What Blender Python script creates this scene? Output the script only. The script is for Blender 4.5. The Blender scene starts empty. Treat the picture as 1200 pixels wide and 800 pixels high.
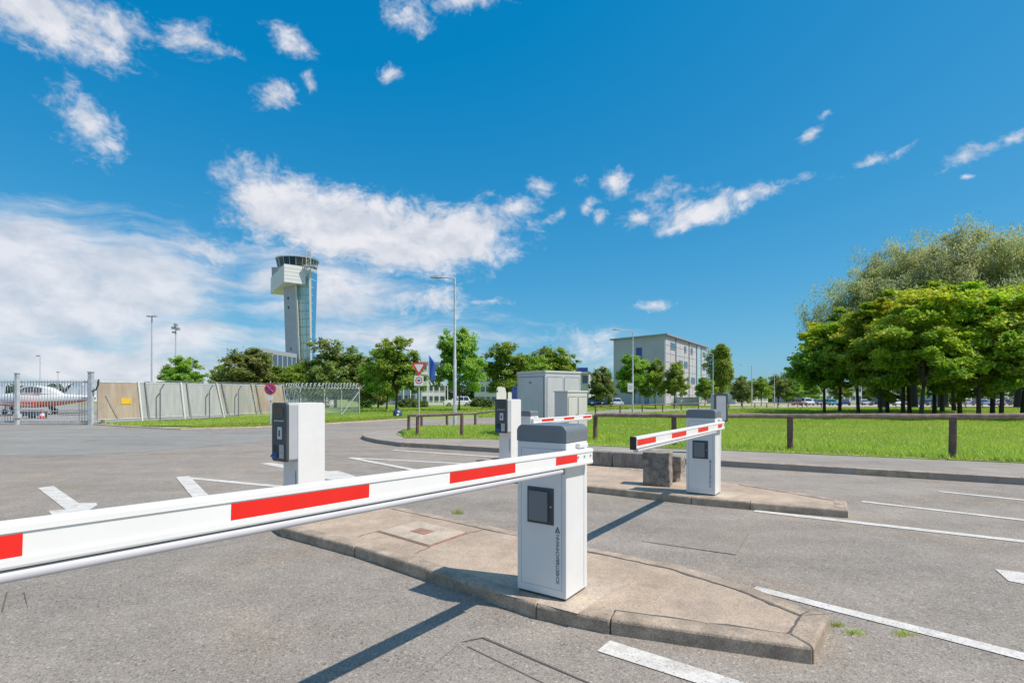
import bpy, math, random
import numpy as np
from mathutils import Vector, Matrix
R = math.radians
scene = bpy.context.scene
col = scene.collection

# ------------------------------------------------------------------ camera
FPX, HZ, CAMH = 620.0, 462.0, 1.40          # focal length in photo pixels, horizon row, lens height
cam_d = bpy.data.cameras.new('camera')
cam = bpy.data.objects.new('camera', cam_d)
col.objects.link(cam)
cam.location = (0, 0, CAMH)
cam.rotation_euler = (R(90), 0, 0)
cam_d.sensor_width = 36.0
cam_d.lens = FPX / 1200 * 36
cam_d.shift_y = (HZ - 400) / 1200
cam_d.clip_start = 0.05
cam_d.clip_end = 9000
scene.camera = cam

# ------------------------------------------------------------------ light
SUN_EL = 55.0
SUN_AZ = 108.4                              # clockwise from +Y (straight ahead)
sv = Vector((math.sin(R(SUN_AZ)) * math.cos(R(SUN_EL)), math.cos(R(SUN_AZ)) * math.cos(R(SUN_EL)), math.sin(R(SUN_EL))))
sun_d = bpy.data.lights.new('sun', 'SUN')
sun_d.energy = 4.1
sun_d.angle = R(0.5)
sun_d.color = (1.0, 0.92, 0.835)
sun = bpy.data.objects.new('sun', sun_d)
col.objects.link(sun)
sun.rotation_euler = (-sv).to_track_quat('-Z', 'Y').to_euler()
sun.location = (20, -10, 40)

scene.view_settings.view_transform = 'Standard'
scene.view_settings.look = 'None'
scene.view_settings.gamma = 1.0
scene.view_settings.use_curve_mapping = False
EXPO = 0.25
scene.view_settings.exposure = EXPO
scene.cycles.max_bounces = 6
scene.cycles.transparent_max_bounces = 12

# ------------------------------------------------------------------ world: physical sky with clouds by direction
world = bpy.data.worlds.new('World')
scene.world = world
world.use_nodes = True
wt = world.node_tree
wt.nodes.clear()
WN, WL = wt.nodes, wt.links


class NT:
    """small helper to write node maths"""
    def __init__(s, tree):
        s.t = tree

    def n(s, typ, **kw):
        nd = s.t.nodes.new(typ)
        for k, v in kw.items():
            setattr(nd, k, v)
        return nd

    def put(s, sock, v):
        if isinstance(v, bpy.types.NodeSocket):
            s.t.links.new(v, sock)
        elif v is not None:
            sock.default_value = v

    def m(s, op, a, b=None, c=None, clamp=False):
        nd = s.n('ShaderNodeMath', operation=op, use_clamp=clamp)
        s.put(nd.inputs[0], a)
        if b is not None:
            s.put(nd.inputs[1], b)
        if c is not None:
            s.put(nd.inputs[2], c)
        return nd.outputs[0]

    def ss(s, v, lo, hi, a=0.0, b=1.0, smooth=True):
        nd = s.n('ShaderNodeMapRange', interpolation_type='SMOOTHSTEP' if smooth else 'LINEAR')
        s.put(nd.inputs['Value'], v)
        s.put(nd.inputs['From Min'], lo)
        s.put(nd.inputs['From Max'], hi)
        s.put(nd.inputs['To Min'], a)
        s.put(nd.inputs['To Max'], b)
        return nd.outputs[0]

    def noise(s, vec, scale, detail=4, rough=0.5, dist=0.0, lac=2.0, out='Fac'):
        nd = s.n('ShaderNodeTexNoise')
        if vec is not None:
            s.put(nd.inputs['Vector'], vec)
        nd.inputs['Scale'].default_value = scale
        nd.inputs['Detail'].default_value = detail
        nd.inputs['Roughness'].default_value = rough
        nd.inputs['Distortion'].default_value = dist
        nd.inputs['Lacunarity'].default_value = lac
        return nd.outputs[out]

    def mix(s, f, a, b, blend='MIX'):
        nd = s.n('ShaderNodeMix', data_type='RGBA', blend_type=blend)
        s.put(nd.inputs[0], f)
        s.put(nd.inputs[6], a if not isinstance(a, tuple) else (*a[:3], 1))
        s.put(nd.inputs[7], b if not isinstance(b, tuple) else (*b[:3], 1))
        return nd.outputs[2]

    def mapping(s, vec, loc=(0, 0, 0), rot=(0, 0, 0), scale=(1, 1, 1), typ='POINT'):
        nd = s.n('ShaderNodeMapping', vector_type=typ)
        s.put(nd.inputs['Vector'], vec)
        nd.inputs['Location'].default_value = loc
        nd.inputs['Rotation'].default_value = rot
        nd.inputs['Scale'].default_value = scale
        return nd.outputs[0]


w = NT(wt)
sky = w.n('ShaderNodeTexSky', sky_type='NISHITA')
sky.sun_disc = False
sky.sun_elevation = R(SUN_EL)
sky.sun_rotation = R(SUN_AZ)
sky.altitude = 300
sky.air_density = 1.0
sky.dust_density = 0.6
sky.ozone_density = 2.2
tc = w.n('ShaderNodeTexCoord')
sx = w.n('ShaderNodeSeparateXYZ')
WL.new(tc.outputs['Generated'], sx.inputs[0])
az = w.m('ARCTAN2', sx.outputs[0], sx.outputs[1])
el = w.m('ARCSINE', sx.outputs[2])
cb = w.n('ShaderNodeCombineXYZ')
WL.new(az, cb.inputs[0]); WL.new(el, cb.inputs[1])
ae = cb.outputs[0]


def px_dir(px, py):
    a = math.atan((px - 600) / FPX)
    return a, math.atan((HZ - py) / FPX * math.cos(a))


def cloud_mask(lst, vec, floor=-1.5):
    out = None
    for (px, py, rx, ry, rot, k) in lst:
        a, e = px_dir(px, py)
        sa, sb = px_dir(px + rx, py), px_dir(px, py - ry)
        mp = w.mapping(vec, (a, e, 0), (0, 0, R(rot)), (abs(sa[0] - a), abs(sb[1] - e), 1), 'TEXTURE')
        ln = w.n('ShaderNodeVectorMath', operation='LENGTH')
        WL.new(mp, ln.inputs[0])
        v = w.m('MULTIPLY_ADD', ln.outputs['Value'], -k, k)
        out = v if out is None else w.m('MAXIMUM', out, v)
    return w.m('MAXIMUM', out, floor)


# domain warp
wn = w.n('ShaderNodeTexNoise')
WL.new(ae, wn.inputs['Vector']); wn.inputs['Scale'].default_value = 7; wn.inputs['Detail'].default_value = 4
wsub = w.n('ShaderNodeVectorMath', operation='SUBTRACT'); WL.new(wn.outputs['Color'], wsub.inputs[0]); wsub.inputs[1].default_value = (.5, .5, .5)
wsc = w.n('ShaderNodeVectorMath', operation='SCALE'); WL.new(wsub.outputs[0], wsc.inputs[0]); wsc.inputs['Scale'].default_value = 0.07
wadd = w.n('ShaderNodeVectorMath', operation='ADD'); WL.new(ae, wadd.inputs[0]); WL.new(wsc.outputs[0], wadd.inputs[1])
aew = wadd.outputs[0]

PUFF = [(50, 5, 150, 58, -6, 1.9), (140, 25, 60, 34, 0, 1.4), (228, 44, 44, 26, 0, 1.2), (345, 52, 40, 22, -25, 1.1), (362, 98, 13, 16, 0, 1.0),
        (320, 118, 34, 24, 25, 1.6), (104, 138, 52, 36, -25, 1.1), (130, 160, 22, 18, 0, 1.0), (85, 96, 18, 22, 0, .7), (478, 12, 30, 24, 0, 1.2),
        (545, 2, 60, 16, 0, 1.2), (464, 82, 18, 15, 0, 1.1), (300, 222, 58, 42, 20, 1.6), (345, 245, 95, 52, 5, 2.4), (420, 270, 135, 58, -4, 2.6), (510, 280, 115, 52, 0, 2.5), (470, 300, 120, 36, 0, 2.0),
        (600, 252, 44, 16, 25, 1.1), (570, 270, 60, 26, 10, 1.3), (228, 286, 42, 22, 0, .9), (505, 356, 60, 22, 0, 1.2), (572, 357, 34, 7, 0, .9), (400, 330, 60, 20, 0, .8),
        (634, 216, 18, 16, 0, 1.2), (655, 246, 24, 10, 35, 1.0), (690, 242, 20, 12, 30, 1.1), (722, 206, 18, 22, 0, 1.2),
        (746, 254, 22, 15, 20, 1.2), (706, 250, 11, 11, 0, 1.0), (680, 208, 13, 16, 0, 1.0), (770, 220, 34, 13, 0, .8), (790, 240, 40, 20, 0, .9), (820, 250, 76, 20, 4, 1.6), (880, 235, 70, 12, 9, 1.2), (800, 226, 40, 10, 0, .8),
        (763, 358, 30, 9, 6, 1.2), (946, 161, 18, 10, 25, 1.1), (1130, 179, 46, 14, 8, 1.5), (1062, 171, 34, 8, 10, 1.0), (1160, 166, 40, 10, 14, 1.0),
        (1012, 182, 18, 7, 18, .8), (1190, 155, 26, 10, 25, .9), (1132, 203, 9, 5, 0, .9), (685, 398, 45, 14, 0, .8), (970, 132, 11, 6, 20, .7)]
STREAK = [(0, 300, 190, 70, 18, 1.7), (60, 345, 260, 95, 14, 1.7), (190, 350, 90, 40, 12, 1.1), (90, 425, 320, 60, 0, 1.15), (380, 350, 120, 52, 0, 1.0),
          (430, 395, 220, 36, 0, .8), (215, 400, 130, 44, 8, 1.0), (330, 325, 60, 40, 0, .9), (700, 415, 70, 30, 0, .5)]
# unseen clouds out of frame, like those in view; cover raised for neutral fill
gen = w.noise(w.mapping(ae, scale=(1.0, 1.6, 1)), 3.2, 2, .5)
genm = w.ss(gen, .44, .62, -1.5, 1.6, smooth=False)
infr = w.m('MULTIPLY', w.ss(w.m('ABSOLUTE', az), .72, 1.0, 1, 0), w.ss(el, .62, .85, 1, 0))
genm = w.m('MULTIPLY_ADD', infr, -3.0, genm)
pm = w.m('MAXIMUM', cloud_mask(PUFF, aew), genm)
nvec = w.mapping(aew, scale=(1.0, 1.45, 1.0))
pn = w.noise(nvec, 13, 9, .58)
pn2 = w.noise(nvec, 42, 6, .6)
pd = w.m('ADD', pm, w.m('MULTIPLY', w.m('SUBTRACT', pn, .5), 2.7))
pd = w.m('ADD', pd, w.m('MULTIPLY', w.m('SUBTRACT', pn2, .5), 1.7))
pd = w.m('ADD', pd, w.m('MULTIPLY', w.m('SUBTRACT', w.noise(nvec, 120, 4, .6), .5), .8))
pcov = w.m('MULTIPLY', w.ss(pd, -.05, 1.5), .95)
# streaky veil
rvec = w.mapping(aew, rot=(0, 0, R(7)), scale=(1.0, 5.2, 1.0))
sn = w.noise(rvec, 7, 9, .6)
sm = cloud_mask(STREAK, aew)
sd = w.m('ADD', sm, w.m('MULTIPLY', w.m('SUBTRACT', sn, .5), 1.8))
scov = w.m('MULTIPLY', w.ss(sd, -.1, .95), .86)
cov = w.m('SUBTRACT', 1.0, w.m('MULTIPLY', w.m('SUBTRACT', 1.0, pcov), w.m('SUBTRACT', 1.0, scov)))
# light and dark inside the clouds: thick parts turn grey underneath
shn = w.noise(w.mapping(aew, loc=(.0, .035, 0), scale=(1.0, 1.45, 1.0)), 13, 5, .55)
lit = w.m('ADD', w.m('MULTIPLY', w.m('SUBTRACT', pn, shn), 2.8), .60, clamp=True)
CK = 1.0 / 2 ** EXPO
ccol = w.mix(lit, (.58 * CK, .63 * CK, .72 * CK), (.86 * CK, .85 * CK, .89 * CK))
# the clear sky: the physical sky, graded to the photograph's deep cyan blue
SKY_K = 0.1434
sps = w.n('ShaderNodeSeparateColor'); WL.new(sky.outputs[0], sps.inputs[0])
rr_ = w.m('MAXIMUM', w.m('MULTIPLY', w.m('SUBTRACT', w.m('MULTIPLY', sps.outputs[0], SKY_K), .138), .42), .002)
gg_ = w.m('MULTIPLY', w.m('POWER', w.m('MULTIPLY', sps.outputs[1], SKY_K), .66), .578)
bb_ = w.m('MULTIPLY', w.m('POWER', w.m('MULTIPLY', sps.outputs[2], SKY_K), .42), .755)
sk = w.n('ShaderNodeCombineColor')
for i_, c_ in enumerate((rr_, gg_, bb_)):
    WL.new(w.m('MULTIPLY', c_, CK), sk.inputs[i_])
fin = w.mix(cov, sk.outputs[0], ccol)
bg = w.n('ShaderNodeBackground')
WL.new(fin, bg.inputs['Color']); bg.inputs['Strength'].default_value = 1.0
wo = w.n('ShaderNodeOutputWorld')
WL.new(bg.outputs[0], wo.inputs['Surface'])

# ------------------------------------------------------------------ helpers
rnd = random.Random(7)


def zt(y):
    """terrain height: level near by, falling gently away beyond 45 m"""
    return -0.0145 * min(max(y - 45.0, 0.0), 125.0)


def G(px, py, z=0.0):
    """point of the photograph lying on the level z"""
    d = FPX * (CAMH - z) / (py - HZ)
    return Vector(((px - 600) * d / FPX, d, z))


def V(px, py, d):
    return Vector(((px - 600) * d / FPX, d, CAMH - (py - HZ) * d / FPX))


def T(px, d, z=None):
    return Vector(((px - 600) * d / FPX, d, zt(d) if z is None else z))


def mat(name, colr, rough=.6, metal=0.0, var=.12, scale=4.0, bump=0.0, bscale=60.0, spec=.5, coat=0.0, dirt=0.0, dirtcol=(.12, .1, .08), aniso=(1, 1, 1)):
    m = bpy.data.materials.new(name)
    m.use_nodes = True
    t = NT(m.node_tree)
    b = m.node_tree.nodes['Principled BSDF']
    c = t.n('ShaderNodeTexCoord').outputs['Object']
    c = t.mapping(c, scale=aniso)
    f = t.noise(c, scale, 6, .6)
    lo = tuple(max(0, x * (1 - var)) for x in colr)
    hi = tuple(min(1, x * (1 + var)) for x in colr)
    cc = t.mix(t.ss(f, .3, .7), lo, hi)
    if dirt:
        f2 = t.noise(c, scale * .6, 8, .68, .6)
        cc = t.mix(t.m('MULTIPLY', t.ss(f2, .5, .72), dirt), cc, dirtcol)
    m.node_tree.links.new(cc, b.inputs['Base Color'])
    rr = t.ss(t.noise(c, scale * 2.3, 3), .3, .7, max(0, rough - .08), min(1, rough + .08))
    m.node_tree.links.new(rr, b.inputs['Roughness'])
    b.inputs['Metallic'].default_value = metal
    b.inputs['Specular IOR Level'].default_value = spec
    b.inputs['Coat Weight'].default_value = coat
    if bump:
        bp = t.n('ShaderNodeBump')
        bp.inputs['Strength'].default_value = bump
        bp.inputs['Distance'].default_value = .01
        m.node_tree.links.new(t.noise(c, bscale, 5, .6), bp.inputs['Height'])
        m.node_tree.links.new(bp.outputs[0], b.inputs['Normal'])
    return m


def asphalt(name, base=(.288, .252, .214), stone=.9, patch=.09):
    m = bpy.data.materials.new(name)
    m.use_nodes = True
    t = NT(m.node_tree); L = m.node_tree.links
    b = m.node_tree.nodes['Principled BSDF']
    c = t.n('ShaderNodeTexCoord').outputs['Object']
    big = t.noise(c, .35, 5, .6, .4)
    lane = t.noise(t.mapping(c, rot=(0, 0, R(33)), scale=(.22, 1.5, 1)), 1.0, 4, .55)      # wheel tracks along the lanes
    mid = t.noise(c, 2.6, 6, .65)
    v = t.n('ShaderNodeTexVoronoi'); t.put(v.inputs['Vector'], c); v.inputs['Scale'].default_value = 150
    sp = t.n('ShaderNodeSeparateColor'); L.new(v.outputs['Color'], sp.inputs[0])
    v2 = t.n('ShaderNodeTexVoronoi'); t.put(v2.inputs['Vector'], c); v2.inputs['Scale'].default_value = 82
    sp2 = t.n('ShaderNodeSeparateColor'); L.new(v2.outputs['Color'], sp2.inputs[0])
    k = t.m('ADD', t.ss(big, .3, .7, 1 - patch, 1 + patch), t.ss(mid, .3, .7, -.08, .08))
    k = t.m('ADD', k, t.ss(lane, .35, .68, -.06, .07))
    k = t.m('ADD', k, t.ss(sp.outputs[0], 0, 1, -.30 * stone, .30 * stone, smooth=False))
    k = t.m('ADD', k, t.m('MULTIPLY', t.ss(sp2.outputs[1], .88, .97), .42 * stone))
    k = t.m('SUBTRACT', k, t.m('MULTIPLY', t.ss(sp2.outputs[2], .88, .98), .32 * stone))
    blot = t.noise(t.mapping(c, loc=(3.1, 7.7, 0)), 1.15, 7, .62, .8)
    k = t.m('ADD', k, t.m('MULTIPLY', t.ss(blot, .56, .74), .17))
    k = t.m('SUBTRACT', k, t.m('MULTIPLY', t.ss(blot, .44, .30), .10))
    sc = t.n('ShaderNodeVectorMath', operation='SCALE'); sc.inputs[0].default_value = base; L.new(k, sc.inputs['Scale'])
    warm = t.mix(t.ss(t.noise(c, .8, 4), .5, .75, 0, .5), sc.outputs[0], t.mix(1.0, sc.outputs[0], (1.1, 1.0, .86), 'MULTIPLY'))
    L.new(warm, b.inputs['Base Color'])
    b.inputs['Roughness'].default_value = .88
    b.inputs['Specular IOR Level'].default_value = .3
    bp = t.n('ShaderNodeBump'); bp.inputs['Strength'].default_value = .5; bp.inputs['Distance'].default_value = .004
    L.new(t.m('ADD', v.outputs['Distance'], t.noise(c, 300, 3)), bp.inputs['Height'])
    L.new(bp.outputs[0], b.inputs['Normal'])
    return m


def speckle(m, scale=160, amt=.22, pit=.25):
    """sand grain and pits on a concrete material"""
    t = NT(m.node_tree); L = m.node_tree.links
    b = m.node_tree.nodes['Principled BSDF']
    src = b.inputs['Base Color'].links[0].from_socket
    c = t.n('ShaderNodeTexCoord').outputs['Object']
    v = t.n('ShaderNodeTexVoronoi'); t.put(v.inputs['Vector'], c); v.inputs['Scale'].default_value = scale
    sp = t.n('ShaderNodeSeparateColor'); L.new(v.outputs['Color'], sp.inputs[0])
    k = t.ss(sp.outputs[0], 0, 1, 1 - amt, 1 + amt, smooth=False)
    k = t.m('SUBTRACT', k, t.m('MULTIPLY', t.ss(sp.outputs[1], .93, .97), pit))
    k = t.m('ADD', k, t.ss(t.noise(c, 5.5, 8, .7), .3, .7, -.13, .11))
    sc = t.n('ShaderNodeVectorMath', operation='SCALE'); L.new(src, sc.inputs[0]); L.new(k, sc.inputs['Scale'])
    L.new(sc.outputs[0], b.inputs['Base Color'])
    return m


def leafmat(name, dark, light, tip=None, trans=.35, tipk=.25):
    m = bpy.data.materials.new(name)
    m.use_nodes = True
    t = NT(m.node_tree); L = m.node_tree.links
    b = m.node_tree.nodes['Principled BSDF']
    out = m.node_tree.nodes['Material Output']
    at = t.n('ShaderNodeAttribute', attribute_name='var')
    v = at.outputs['Fac']
    oi = t.n('ShaderNodeObjectInfo')
    c = t.mix(v, dark, light)
    if tip:
        at2 = t.n('ShaderNodeAttribute', attribute_name='tip')
        c = t.mix(t.m('MULTIPLY', at2.outputs['Fac'], tipk), c, tip)
    hs = t.n('ShaderNodeHueSaturation')
    L.new(t.ss(oi.outputs['Random'], 0, 1, .485, .515), hs.inputs['Hue'])
    L.new(t.ss(oi.outputs['Random'], 0, 1, .85, 1.15), hs.inputs['Value'])
    L.new(c, hs.inputs['Color'])
    L.new(hs.outputs[0], b.inputs['Base Color'])
    b.inputs['Roughness'].default_value = .5
    b.inputs['Specular IOR Level'].default_value = .35
    tr = t.n('ShaderNodeBsdfTranslucent')
    L.new(t.mix(1.0, hs.outputs[0], (1.25, 1.3, .7), 'MULTIPLY'), tr.inputs[0])
    ms = t.n('ShaderNodeMixShader'); ms.inputs[0].default_value = trans
    L.new(b.outputs[0], ms.inputs[1]); L.new(tr.outputs[0], ms.inputs[2])
    L.new(ms.outputs[0], out.inputs['Surface'])
    return m


def glassmat(name, colr, rough=.06):
    m = bpy.data.materials.new(name)
    m.use_nodes = True
    b = m.node_tree.nodes['Principled BSDF']
    b.inputs['Base Color'].default_value = (*colr, 1)
    b.inputs['Roughness'].default_value = rough
    b.inputs['Specular IOR Level'].default_value = .9
    b.inputs['Coat Weight'].default_value = .4
    return m


class MB:
    def __init__(s):
        s.v, s.f = [], []

    def add(s, vs, fs):
        o = len(s.v)
        s.v += [tuple(p) for p in vs]
        s.f += [tuple(i + o for i in q) for q in fs]
        return s

    def box(s, c, d, rz=0.0, taper=None):
        x, y, z = (k / 2 for k in d)
        vs = [(-x, -y, -z), (x, -y, -z), (x, y, -z), (-x, y, -z), (-x, -y, z), (x, -y, z), (x, y, z), (-x, y, z)]
        if taper:
            vs = vs[:4] + [(p[0] * taper[0], p[1] * taper[1], p[2]) for p in vs[4:]]
        ca, sa = math.cos(rz), math.sin(rz)
        vs = [(p[0] * ca - p[1] * sa + c[0], p[0] * sa + p[1] * ca + c[1], p[2] + c[2]) for p in vs]
        return s.add(vs, [(0, 3, 2, 1), (4, 5, 6, 7), (0, 1, 5, 4), (1, 2, 6, 5), (2, 3, 7, 6), (3, 0, 4, 7)])

    def b2(s, lo, hi):
        return s.box([(a + b) / 2 for a, b in zip(lo, hi)], [b - a for a, b in zip(lo, hi)])

    def prism(s, poly, z0, z1):
        n = len(poly)
        vs = [(p[0], p[1], z0) for p in poly] + [(p[0], p[1], z1) for p in poly]
        fs = [tuple(range(n - 1, -1, -1)), tuple(range(n, 2 * n))] + [(i, (i + 1) % n, n + (i + 1) % n, n + i) for i in range(n)]
        return s.add(vs, fs)

    def loft(s, rings, cap=True):
        n = len(rings[0]); o = len(s.v)
        for r in rings:
            s.v += [tuple(p) for p in r]
        for k in range(len(rings) - 1):
            for i in range(n):
                j = (i + 1) % n
                s.f.append((o + k * n + i, o + k * n + j, o + (k + 1) * n + j, o + (k + 1) * n + i))
        if cap:
            s.f.append(tuple(o + i for i in range(n - 1, -1, -1)))
            s.f.append(tuple(o + (len(rings) - 1) * n + i for i in range(n)))
        return s

    def tube(s, pts, rad, n=8):
        pts = [Vector(p) for p in pts]
        if not isinstance(rad, (list, tuple)):
            rad = [rad] * len(pts)
        rings = []
        prev = None
        for i, p in enumerate(pts):
            a = pts[max(0, i - 1)]; b = pts[min(len(pts) - 1, i + 1)]
            d = (b - a).normalized()
            if prev is None:
                u = d.orthogonal().normalized()
            else:
                u = (prev - d * prev.dot(d))
                u = u.normalized() if u.length > 1e-5 else d.orthogonal().normalized()
            prev = u
            w_ = d.cross(u)
            rings.append([p + (u * math.cos(2 * math.pi * k / n) + w_ * math.sin(2 * math.pi * k / n)) * rad[i] for k in range(n)])
        return s.loft(rings)

    def cyl(s, c, r, h, n=16, axis='z'):
        d = {'x': Vector((1, 0, 0)), 'y': Vector((0, 1, 0)), 'z': Vector((0, 0, 1))}[axis]
        c = Vector(c)
        return s.tube([c - d * h / 2, c + d * h / 2], r, n)

    def build(s, name, m, parent=None, bevel=0.0, seg=2, smooth=False, loc=None, rz=None):
        me = bpy.data.meshes.new(name)
        me.from_pydata(s.v, [], s.f)
        me.materials.append(m)
        me.update()
        o = bpy.data.objects.new(name, me)
        col.objects.link(o)
        if parent:
            o.parent = parent
        if loc is not None:
            o.location = loc
        if rz is not None:
            o.rotation_euler.z = rz
        if bevel:
            md = o.modifiers.new('bevel', 'BEVEL'); md.width = bevel; md.segments = seg; md.limit_method = 'ANGLE'; md.angle_limit = R(40)
        if smooth:
            me.polygons.foreach_set('use_smooth', [True] * len(me.polygons))
            try:
                me.set_sharp_from_angle(angle=R(40))
            except Exception:
                pass
        return o


def tag(o, label=None, cat=None, group=None, kind=None):
    if label: o['label'] = label
    if cat: o['category'] = cat
    if group: o['group'] = group
    if kind: o['kind'] = kind
    return o


def empty(name, loc, rz=0.0, label=None, cat=None, group=None):
    o = bpy.data.objects.new(name, None)
    o.empty_display_size = .2
    col.objects.link(o)
    o.location = loc
    o.rotation_euler.z = rz
    return tag(o, label, cat, group)


def kids(o):
    return [c for c in bpy.data.objects if c.parent == o]


def copy_tree(o, parent=None):
    ch = kids(o)
    c = o.copy()
    col.objects.link(c)
    if parent: c.parent = parent
    for k in ch:
        copy_tree(k, c)
    return c


def rrect(w_, h_, r, n=4):
    """rounded rectangle outline centred on the origin"""
    pts = []
    for cx, cy, a0 in ((w_ / 2 - r, h_ / 2 - r, 0), (-w_ / 2 + r, h_ / 2 - r, 90), (-w_ / 2 + r, -h_ / 2 + r, 180), (w_ / 2 - r, -h_ / 2 + r, 270)):
        for k in range(n + 1):
            a = R(a0 + 90 * k / n)
            pts.append((cx + r * math.cos(a), cy + r * math.sin(a)))
    return pts


def np_mesh(name, verts, quads, m, attrs=None):
    """quads or triangles from numpy arrays"""
    me = bpy.data.meshes.new(name)
    nv, (nf, k) = len(verts), quads.shape
    me.vertices.add(nv); me.vertices.foreach_set('co', verts.astype(np.float32).ravel())
    me.loops.add(nf * k); me.loops.foreach_set('vertex_index', quads.astype(np.int32).ravel())
    me.polygons.add(nf)
    me.polygons.foreach_set('loop_start', np.arange(0, nf * k, k, dtype=np.int32))
    me.update(calc_edges=True)
    for an, av in (attrs or {}).items():
        a = me.attributes.new(an, 'FLOAT', 'FACE'); a.data.foreach_set('value', av.astype(np.float32))
    me.materials.append(m)
    return me


def link(name, me, parent=None, loc=None):
    o = bpy.data.objects.new(name, me)
    col.objects.link(o)
    if parent: o.parent = parent
    if loc is not None: o.location = loc
    return o


def text_mesh(body, size, m, name, parent, matrix, spacing=1.0, bold=0.0):
    cu = bpy.data.curves.new('lettering', 'FONT')
    cu.body = body; cu.size = size; cu.extrude = .0006; cu.space_character = spacing
    cu.offset = bold
    tmp = bpy.data.objects.new('lettering_tmp', cu); col.objects.link(tmp)
    dg = bpy.context.evaluated_depsgraph_get()
    me = bpy.data.meshes.new_from_object(tmp.evaluated_get(dg))
    bpy.data.objects.remove(tmp); bpy.data.curves.remove(cu)
    me.name = name
    me.materials.clear(); me.materials.append(m)
    o = link(name, me, parent)
    o.matrix_local = matrix
    return o


# ------------------------------------------------------------------ materials
M_ROAD = asphalt('asphalt')
M_PAVE = asphalt('pavement_asphalt', (.32, .285, .25), .4, .1)
M_APRON = asphalt('apron_concrete', (.30, .28, .26), .2, .1)
M_ISLE = mat('island_concrete', (.44, .34, .252), .9, var=.14, scale=1.6, bump=.35, bscale=140, dirt=.35, dirtcol=(.2, .17, .14))
M_KERB = mat('kerb_concrete', (.38, .30, .225), .88, var=.22, scale=6, bump=.5, bscale=70, dirt=.6, dirtcol=(.15, .13, .11))
M_PLATE = mat('pale_concrete', (.48, .39, .30), .88, var=.12, scale=4, bump=.25, bscale=110, dirt=.25, dirtcol=(.25, .2, .16))
M_BLOCK = mat('weathered_concrete', (.27, .23, .19), .95, var=.4, scale=11, bump=.9, bscale=45, dirt=.9, dirtcol=(.07, .065, .06))
M_BEAM = mat('dark_concrete', (.24, .215, .19), .95, var=.25, scale=5, bump=.7, bscale=40, dirt=.6, dirtcol=(.08, .075, .07), aniso=(3, 3, .8))
for m_ in (M_ISLE, M_KERB, M_PLATE):
    speckle(m_)
M_RUST = mat('rust_plate', (.30, .17, .12), .85, var=.25, scale=12, bump=.3)
M_PAINT = speckle(mat('road_paint', (.62, .59, .54), .8, var=.07, scale=9, bump=.4, bscale=120, dirt=.6, dirtcol=(.33, .29, .25)), 120, .10, .45)
M_CUT = mat('joint_seal', (.11, .10, .09), .8, var=.2, scale=12)
M_WHITE = mat('white_powder_coat', (.715, .71, .695), .42, var=.03, scale=3, spec=.5, dirt=.14, dirtcol=(.45, .42, .37))
M_ARM = mat('white_arm_coat', (.80, .79, .765), .38, var=.02, scale=3)
M_PANEL = mat('white_foil', (.68, .69, .66), .5, var=.03, scale=4)
M_RED = mat('red_reflective_foil', (.78, .018, .010), .38, var=.06, scale=5, bump=.08, bscale=300)
M_SEAM = mat('door_gap', (.40, .415, .43), .7)
M_TUBE = mat('grey_rubber_profile', (.55, .54, .56), .55, var=.05)
M_SLATE = mat('slate_cap', (.155, .175, .195), .42, var=.05, scale=4, spec=.6)
M_DARK = mat('dark_grey_plastic', (.055, .066, .075), .5, var=.1)
M_BLACK = mat('black_plastic', (.02, .02, .022), .5, var=.1)
M_STEEL = mat('brushed_steel', (.45, .46, .47), .38, metal=.7, var=.08)
M_GALV = mat('galvanised_steel', (.50, .52, .54), .55, metal=.1, var=.15, scale=6)
M_GREYMET = mat('grey_side_plastic', (.40, .42, .44), .5, var=.05)
M_BLUE = mat('blue_plastic', (.03, .09, .30), .45)
M_INK = mat('logo_ink', (.10, .115, .14), .6)
M_SCREEN = mat('display_glass', (.02, .018, .02), .15, spec=.8)
M_LGREY = mat('pale_grey_label', (.55, .56, .56), .5)
M_CABN = mat('cabinet_grey', (.52, .52, .53), .5, var=.05, scale=2, dirt=.12, dirtcol=(.4, .4, .4))
M_CABG = mat('cabinet_beige_grey', (.55, .54, .50), .55, var=.05, scale=2, dirt=.15, dirtcol=(.4, .4, .38))
M_CABD = mat('cabinet_door_gap', (.14, .15, .17), .6)
M_WOOD = mat('brown_wood', (.25, .175, .145), .85, var=.3, scale=8, bump=.6, bscale=25, dirt=.4, dirtcol=(.28, .22, .19), aniso=(1, 1, 1))
M_WOODP = mat('purple_brown_post', (.15, .09, .082), .85, var=.25, scale=9, bump=.5, bscale=30)
M_BARK = mat('bark', (.085, .065, .05), .95, var=.35, scale=9, bump=.9, bscale=18, aniso=(3, 3, .7))
M_GROUND = mat('grass_ground', (.24, .30, .065), .95, var=.3, scale=.9, bump=.5, bscale=30, dirt=.4, dirtcol=(.12, .13, .04))
M_PATH = mat('pale_paving', (.42, .38, .32), .9, var=.12, scale=2, bump=.2)
M_SAND = mat('sandy_gravel', (.42, .36, .28), .95, var=.12, scale=.8, bump=.3)
M_LAMPHEAD = mat('lamp_head_grey', (.32, .34, .36), .5)
M_RUSTP = mat('rusty_screen_panel', (.43, .345, .275), .8, var=.16, scale=1.6, bump=.3, bscale=60, dirt=.55, dirtcol=(.42, .25, .14), aniso=(2.2, 2.2, .5))
M_GREYP = mat('grey_screen_panel', (.44, .44, .44), .75, var=.1, scale=2, bump=.3, bscale=60, dirt=.3, dirtcol=(.33, .36, .39), aniso=(2.5, 2.5, .5))
M_MIXP = mat('stained_screen_panel', (.39, .38, .35), .8, var=.12, scale=1.6, bump=.3, bscale=60, dirt=.7, dirtcol=(.42, .29, .19), aniso=(2.6, 2.6, .35))
M_TYRE = mat('tyre_rubber', (.025, .025, .026), .8)
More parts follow.
